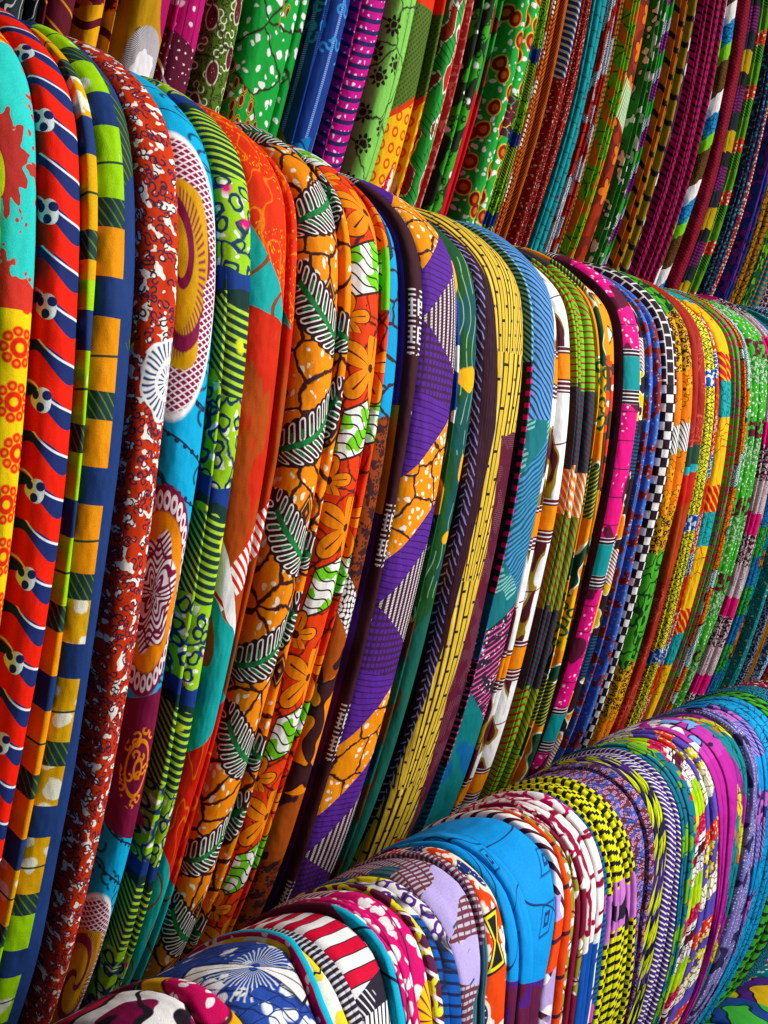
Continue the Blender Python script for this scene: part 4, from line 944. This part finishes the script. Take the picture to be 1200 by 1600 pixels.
def t_rope(k):
    c = k.mix('#c4641c', '#5c1a18', k.stripe(k.v-k.u*.15+k.u*k.u*.2, 1.05, .42)); return k.mix(c, k.mix('#f0e6da', '#6a1f18', k.stripe(k.v-k.u*.15+k.u*k.u*.2, 1.05, .42)), k.blob(.12, .54, 3, sv=1.0)[0]*k.lt(k.u, .6))
def t_red_speckle(k):
    c = k.mix('#a82a20', '#efe2da', k.dots(1.5, .22)); return k.mix(c, '#4a1420', k.curls(1.4, .07))
def t_teal_lines(k): return k.mix(k.mix('#138f98', '#173a44', k.lt(k.abs(k.fr((k.v-k.u*.3+k.sin(k.u*2)*.2)*(1/3.4))-.5), .035)), '#6a2a24', k.dots(.2, .1, seed=2))
def t_red_spiral(k):
    c = k.mix('#a8291f', '#36101a', k.stripe(k.v, 3.4, .1)); n = k.mix('#24406e', '#e6ecf0', k.target(.55, 4)); return k.mix(c, n, k.blob(.13, .54, 2, sv=.8)[0])
def t_orange_rope(k):
    a = k.mix('#df7a1c', '#4f1f16', k.stripe(k.v, 1.2, .42)); b = k.mix('#8a6a1c', '#3c2412', k.stripe(k.v-k.u*.2, 1.2, .42)); return k.mix(a, b, k.gt(k.v+(k.noise(.3, 1)-.5)*4, 70))
def t_lime_orange(k):
    c = k.mix('#7cc02a', '#1f4a1c', k.crack(.3, .04)); return k.mix(c, '#ee7f1a', k.blob(.28, .56, 3)[0])
def t_dark_red(k):
    c = k.mix('#9a2f16', '#6e2010', k.blob(.25, .5, 2)[0]); p, o, h = k.flower(.2, 5, .4, .7, 4.0); c = k.mix(c, '#46160e', o); c = k.mix(c, '#d8701a', p); return k.mix(c, k.mix('#5a9a2a', '#efeede', k.stripe(k.u+k.v*.2, .5, .4)), k.seg(66.5, 72.5, -.6, .4))

UPPER = [
 ([0], 'dark slate cloth with pale grey leaf lines in the upper tier', t_dark_leaf, {}),
 ([1], 'maroon cloth with thin orange diagonal lines', t_maroon_lines, {}),
 ([2], 'maroon cloth with an orange flower above yellow bars', t_yellow_maroon, {}),
 ([3], 'mustard cloth with a striped white bird shape and magenta wing', t_mustard_bird, {}),
 ([4], 'magenta cloth with white dots above a maroon starred field', t_magenta_dots, {}),
 ([5], 'olive green cloth with maroon paisley drops', t_olive_paisley, {}),
 ([6], 'green cloth with white drops and maroon petalled sprays', t_green_maroon, {}),
 ([7], 'navy and mid blue cloth with pale vertical lines', t_blue_lines, {}),
 ([8, 9], 'magenta cloth with navy cross stripes and white flecks', t_pink_stripe, {}),
 ([10], 'pale green cloth with dark brown flowers and hatched border', t_pale_green, {}),
 ([11], 'olive cloth with an orange ringed border and red fan', t_olive_orange, {}),
 ([12], 'green and red leafy cloth with a coral stripe', t_green_red, {}),
 ([13, 14], 'leaf green cloth with black leaf shapes', t_green_dark, {}),
 ([15], 'green and brown cloth with plain red lower part', t_red_green, {}),
 ([16, 17], 'green cloth with white spots and red eyed flowers', t_green_flower, {}),
 ([18, 19], 'lime cloth with dark hatching and navy patches in the upper tier', t_lime_navy, {}),
 ([20, 21], 'brown orange cloth ribbed like rope', t_rope, {}),
 ([22], 'narrow red cloth with blue and white ticks', lambda k: k.mix(t_red_speckle(k), k.mix('#24508c', '#e4e8ee', k.hatch(30, .7, .4)), k.lt(k.v, 72)), {}),
 ([23], 'brick red cloth with white specks and dark curls', t_red_speckle, {}),
 ([24], 'teal cloth with thin dark cross lines', t_teal_lines, {}),
 ([25, 26], 'red cloth with navy and white spirals', t_red_spiral, {}),
 ([27], 'orange cloth ribbed in dark brown', t_orange_rope, {}),
 ([28], 'lime green cloth with orange blots', t_lime_orange, {}),
 ([29], 'wide dark red cloth with orange flowers', t_dark_red, dict(out=-.02, gap=.024)),
 ([30], 'dark green cloth with white brush marks', lambda k: k.splash('#2f7f2c', '#e6ebe0', '#12241a', .5, .58), {}),
 ([31], 'purple and green beaded cloth', lambda k: k.bands([(5, k.mix('#8a1f8e', '#2a123c', k.stripe(k.v, .8, .4))), (4, '#2a9a34'), (3, k.mix('#1f3f7a', '#e8eaf0', k.hatch(50, .4, .4)))], slope=.6, wob=.6), {}),
 ([32, 33], 'mustard and orange cloth with black joints', lambda k: k.mix(k.mix('#8f7a1a', '#c0661a', k.lt(k.u0, 1.3)), '#1d1a24', k.lt(k.abs(k.fr((k.v-k.u*.6+k.sin(k.u*3)*.3)*(1/6.5))-.5), .11)), {}),
 ([34], 'aubergine cloth with white petals', lambda k: k.mix('#4a1436', '#efe8ee', k.lt(k.cell(.14, .7, 2.2, 1)[0], .24)), {}),
 ([35, 36], 'hot pink cloth with black slanting brush stripes', lambda k: k.mix(k.mix('#a81858', '#2c1022', k.stripe(k.v-k.u*.8+(k.noise(.5)-.5)*.7, 1.9, .35)), '#5a2014', k.seg(68, 78, 0, 1)), {}),  # pink set darker, so the far end's shade is in the colour
 ([37], 'brown and white cloth with sky blue patches', lambda k: k.bands([(9, k.mix('#6f4a18', '#2a1710', k.target(.4))), (5, '#efeaec'), (6, k.mix('#1f8fd0', '#143a54', k.crack(.8, .09))), (4, '#7cc42a')], slope=.9, wob=1), dict(split=[.5, 1.0])),
 ([38], 'crimson cloth with fine dark cross hatching', lambda k: k.mix('#9c1630', '#3a0c18', k.mx(k.hatch(30, .8, .25), k.hatch(-30, .8, .2))), dict(split=[.5, 1.0])),
 ([39], 'yellow and black jointed cloth beside crimson hatching', lambda k: k.bands([(6, '#b8981c'), (4, '#1a1a1e'), (7, k.mix('#7a1f6e', '#1d1222', k.stripe(k.v, .9, .4))), (5, '#1d2530')], wob=.8), dict(split=[.5, 1.0])),  # yellow dulled in the colour to stand for shade at this end
 ([40], 'lime and orange patched cloth near the far end', lambda k: k.bands([(6, '#5f9a28'), (4, k.mix('#d84a1e', '#efe8d8', k.dots(.9, .3))), (5, k.mix('#5aa82a', '#1a2a18', k.hatch(40, .6, .4)))], wob=.6), {}),
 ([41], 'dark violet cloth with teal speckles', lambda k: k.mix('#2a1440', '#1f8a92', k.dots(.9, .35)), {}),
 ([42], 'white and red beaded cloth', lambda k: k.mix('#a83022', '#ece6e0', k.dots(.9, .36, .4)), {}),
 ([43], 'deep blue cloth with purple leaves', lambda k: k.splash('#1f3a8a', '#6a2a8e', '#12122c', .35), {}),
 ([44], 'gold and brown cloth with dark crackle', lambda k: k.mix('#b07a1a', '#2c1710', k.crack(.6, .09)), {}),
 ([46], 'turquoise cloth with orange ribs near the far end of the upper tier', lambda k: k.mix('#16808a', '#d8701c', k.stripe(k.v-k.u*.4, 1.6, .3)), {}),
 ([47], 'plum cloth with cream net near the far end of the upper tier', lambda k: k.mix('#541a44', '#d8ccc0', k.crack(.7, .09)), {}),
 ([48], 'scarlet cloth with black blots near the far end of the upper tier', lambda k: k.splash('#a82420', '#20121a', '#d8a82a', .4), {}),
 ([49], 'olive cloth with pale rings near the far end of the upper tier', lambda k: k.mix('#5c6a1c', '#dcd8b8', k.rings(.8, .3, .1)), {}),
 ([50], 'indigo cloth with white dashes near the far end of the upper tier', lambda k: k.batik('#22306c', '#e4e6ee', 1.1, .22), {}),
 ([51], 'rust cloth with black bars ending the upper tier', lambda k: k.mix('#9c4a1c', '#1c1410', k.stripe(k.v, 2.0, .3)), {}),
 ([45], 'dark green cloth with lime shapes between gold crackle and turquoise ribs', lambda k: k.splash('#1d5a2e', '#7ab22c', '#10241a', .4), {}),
]
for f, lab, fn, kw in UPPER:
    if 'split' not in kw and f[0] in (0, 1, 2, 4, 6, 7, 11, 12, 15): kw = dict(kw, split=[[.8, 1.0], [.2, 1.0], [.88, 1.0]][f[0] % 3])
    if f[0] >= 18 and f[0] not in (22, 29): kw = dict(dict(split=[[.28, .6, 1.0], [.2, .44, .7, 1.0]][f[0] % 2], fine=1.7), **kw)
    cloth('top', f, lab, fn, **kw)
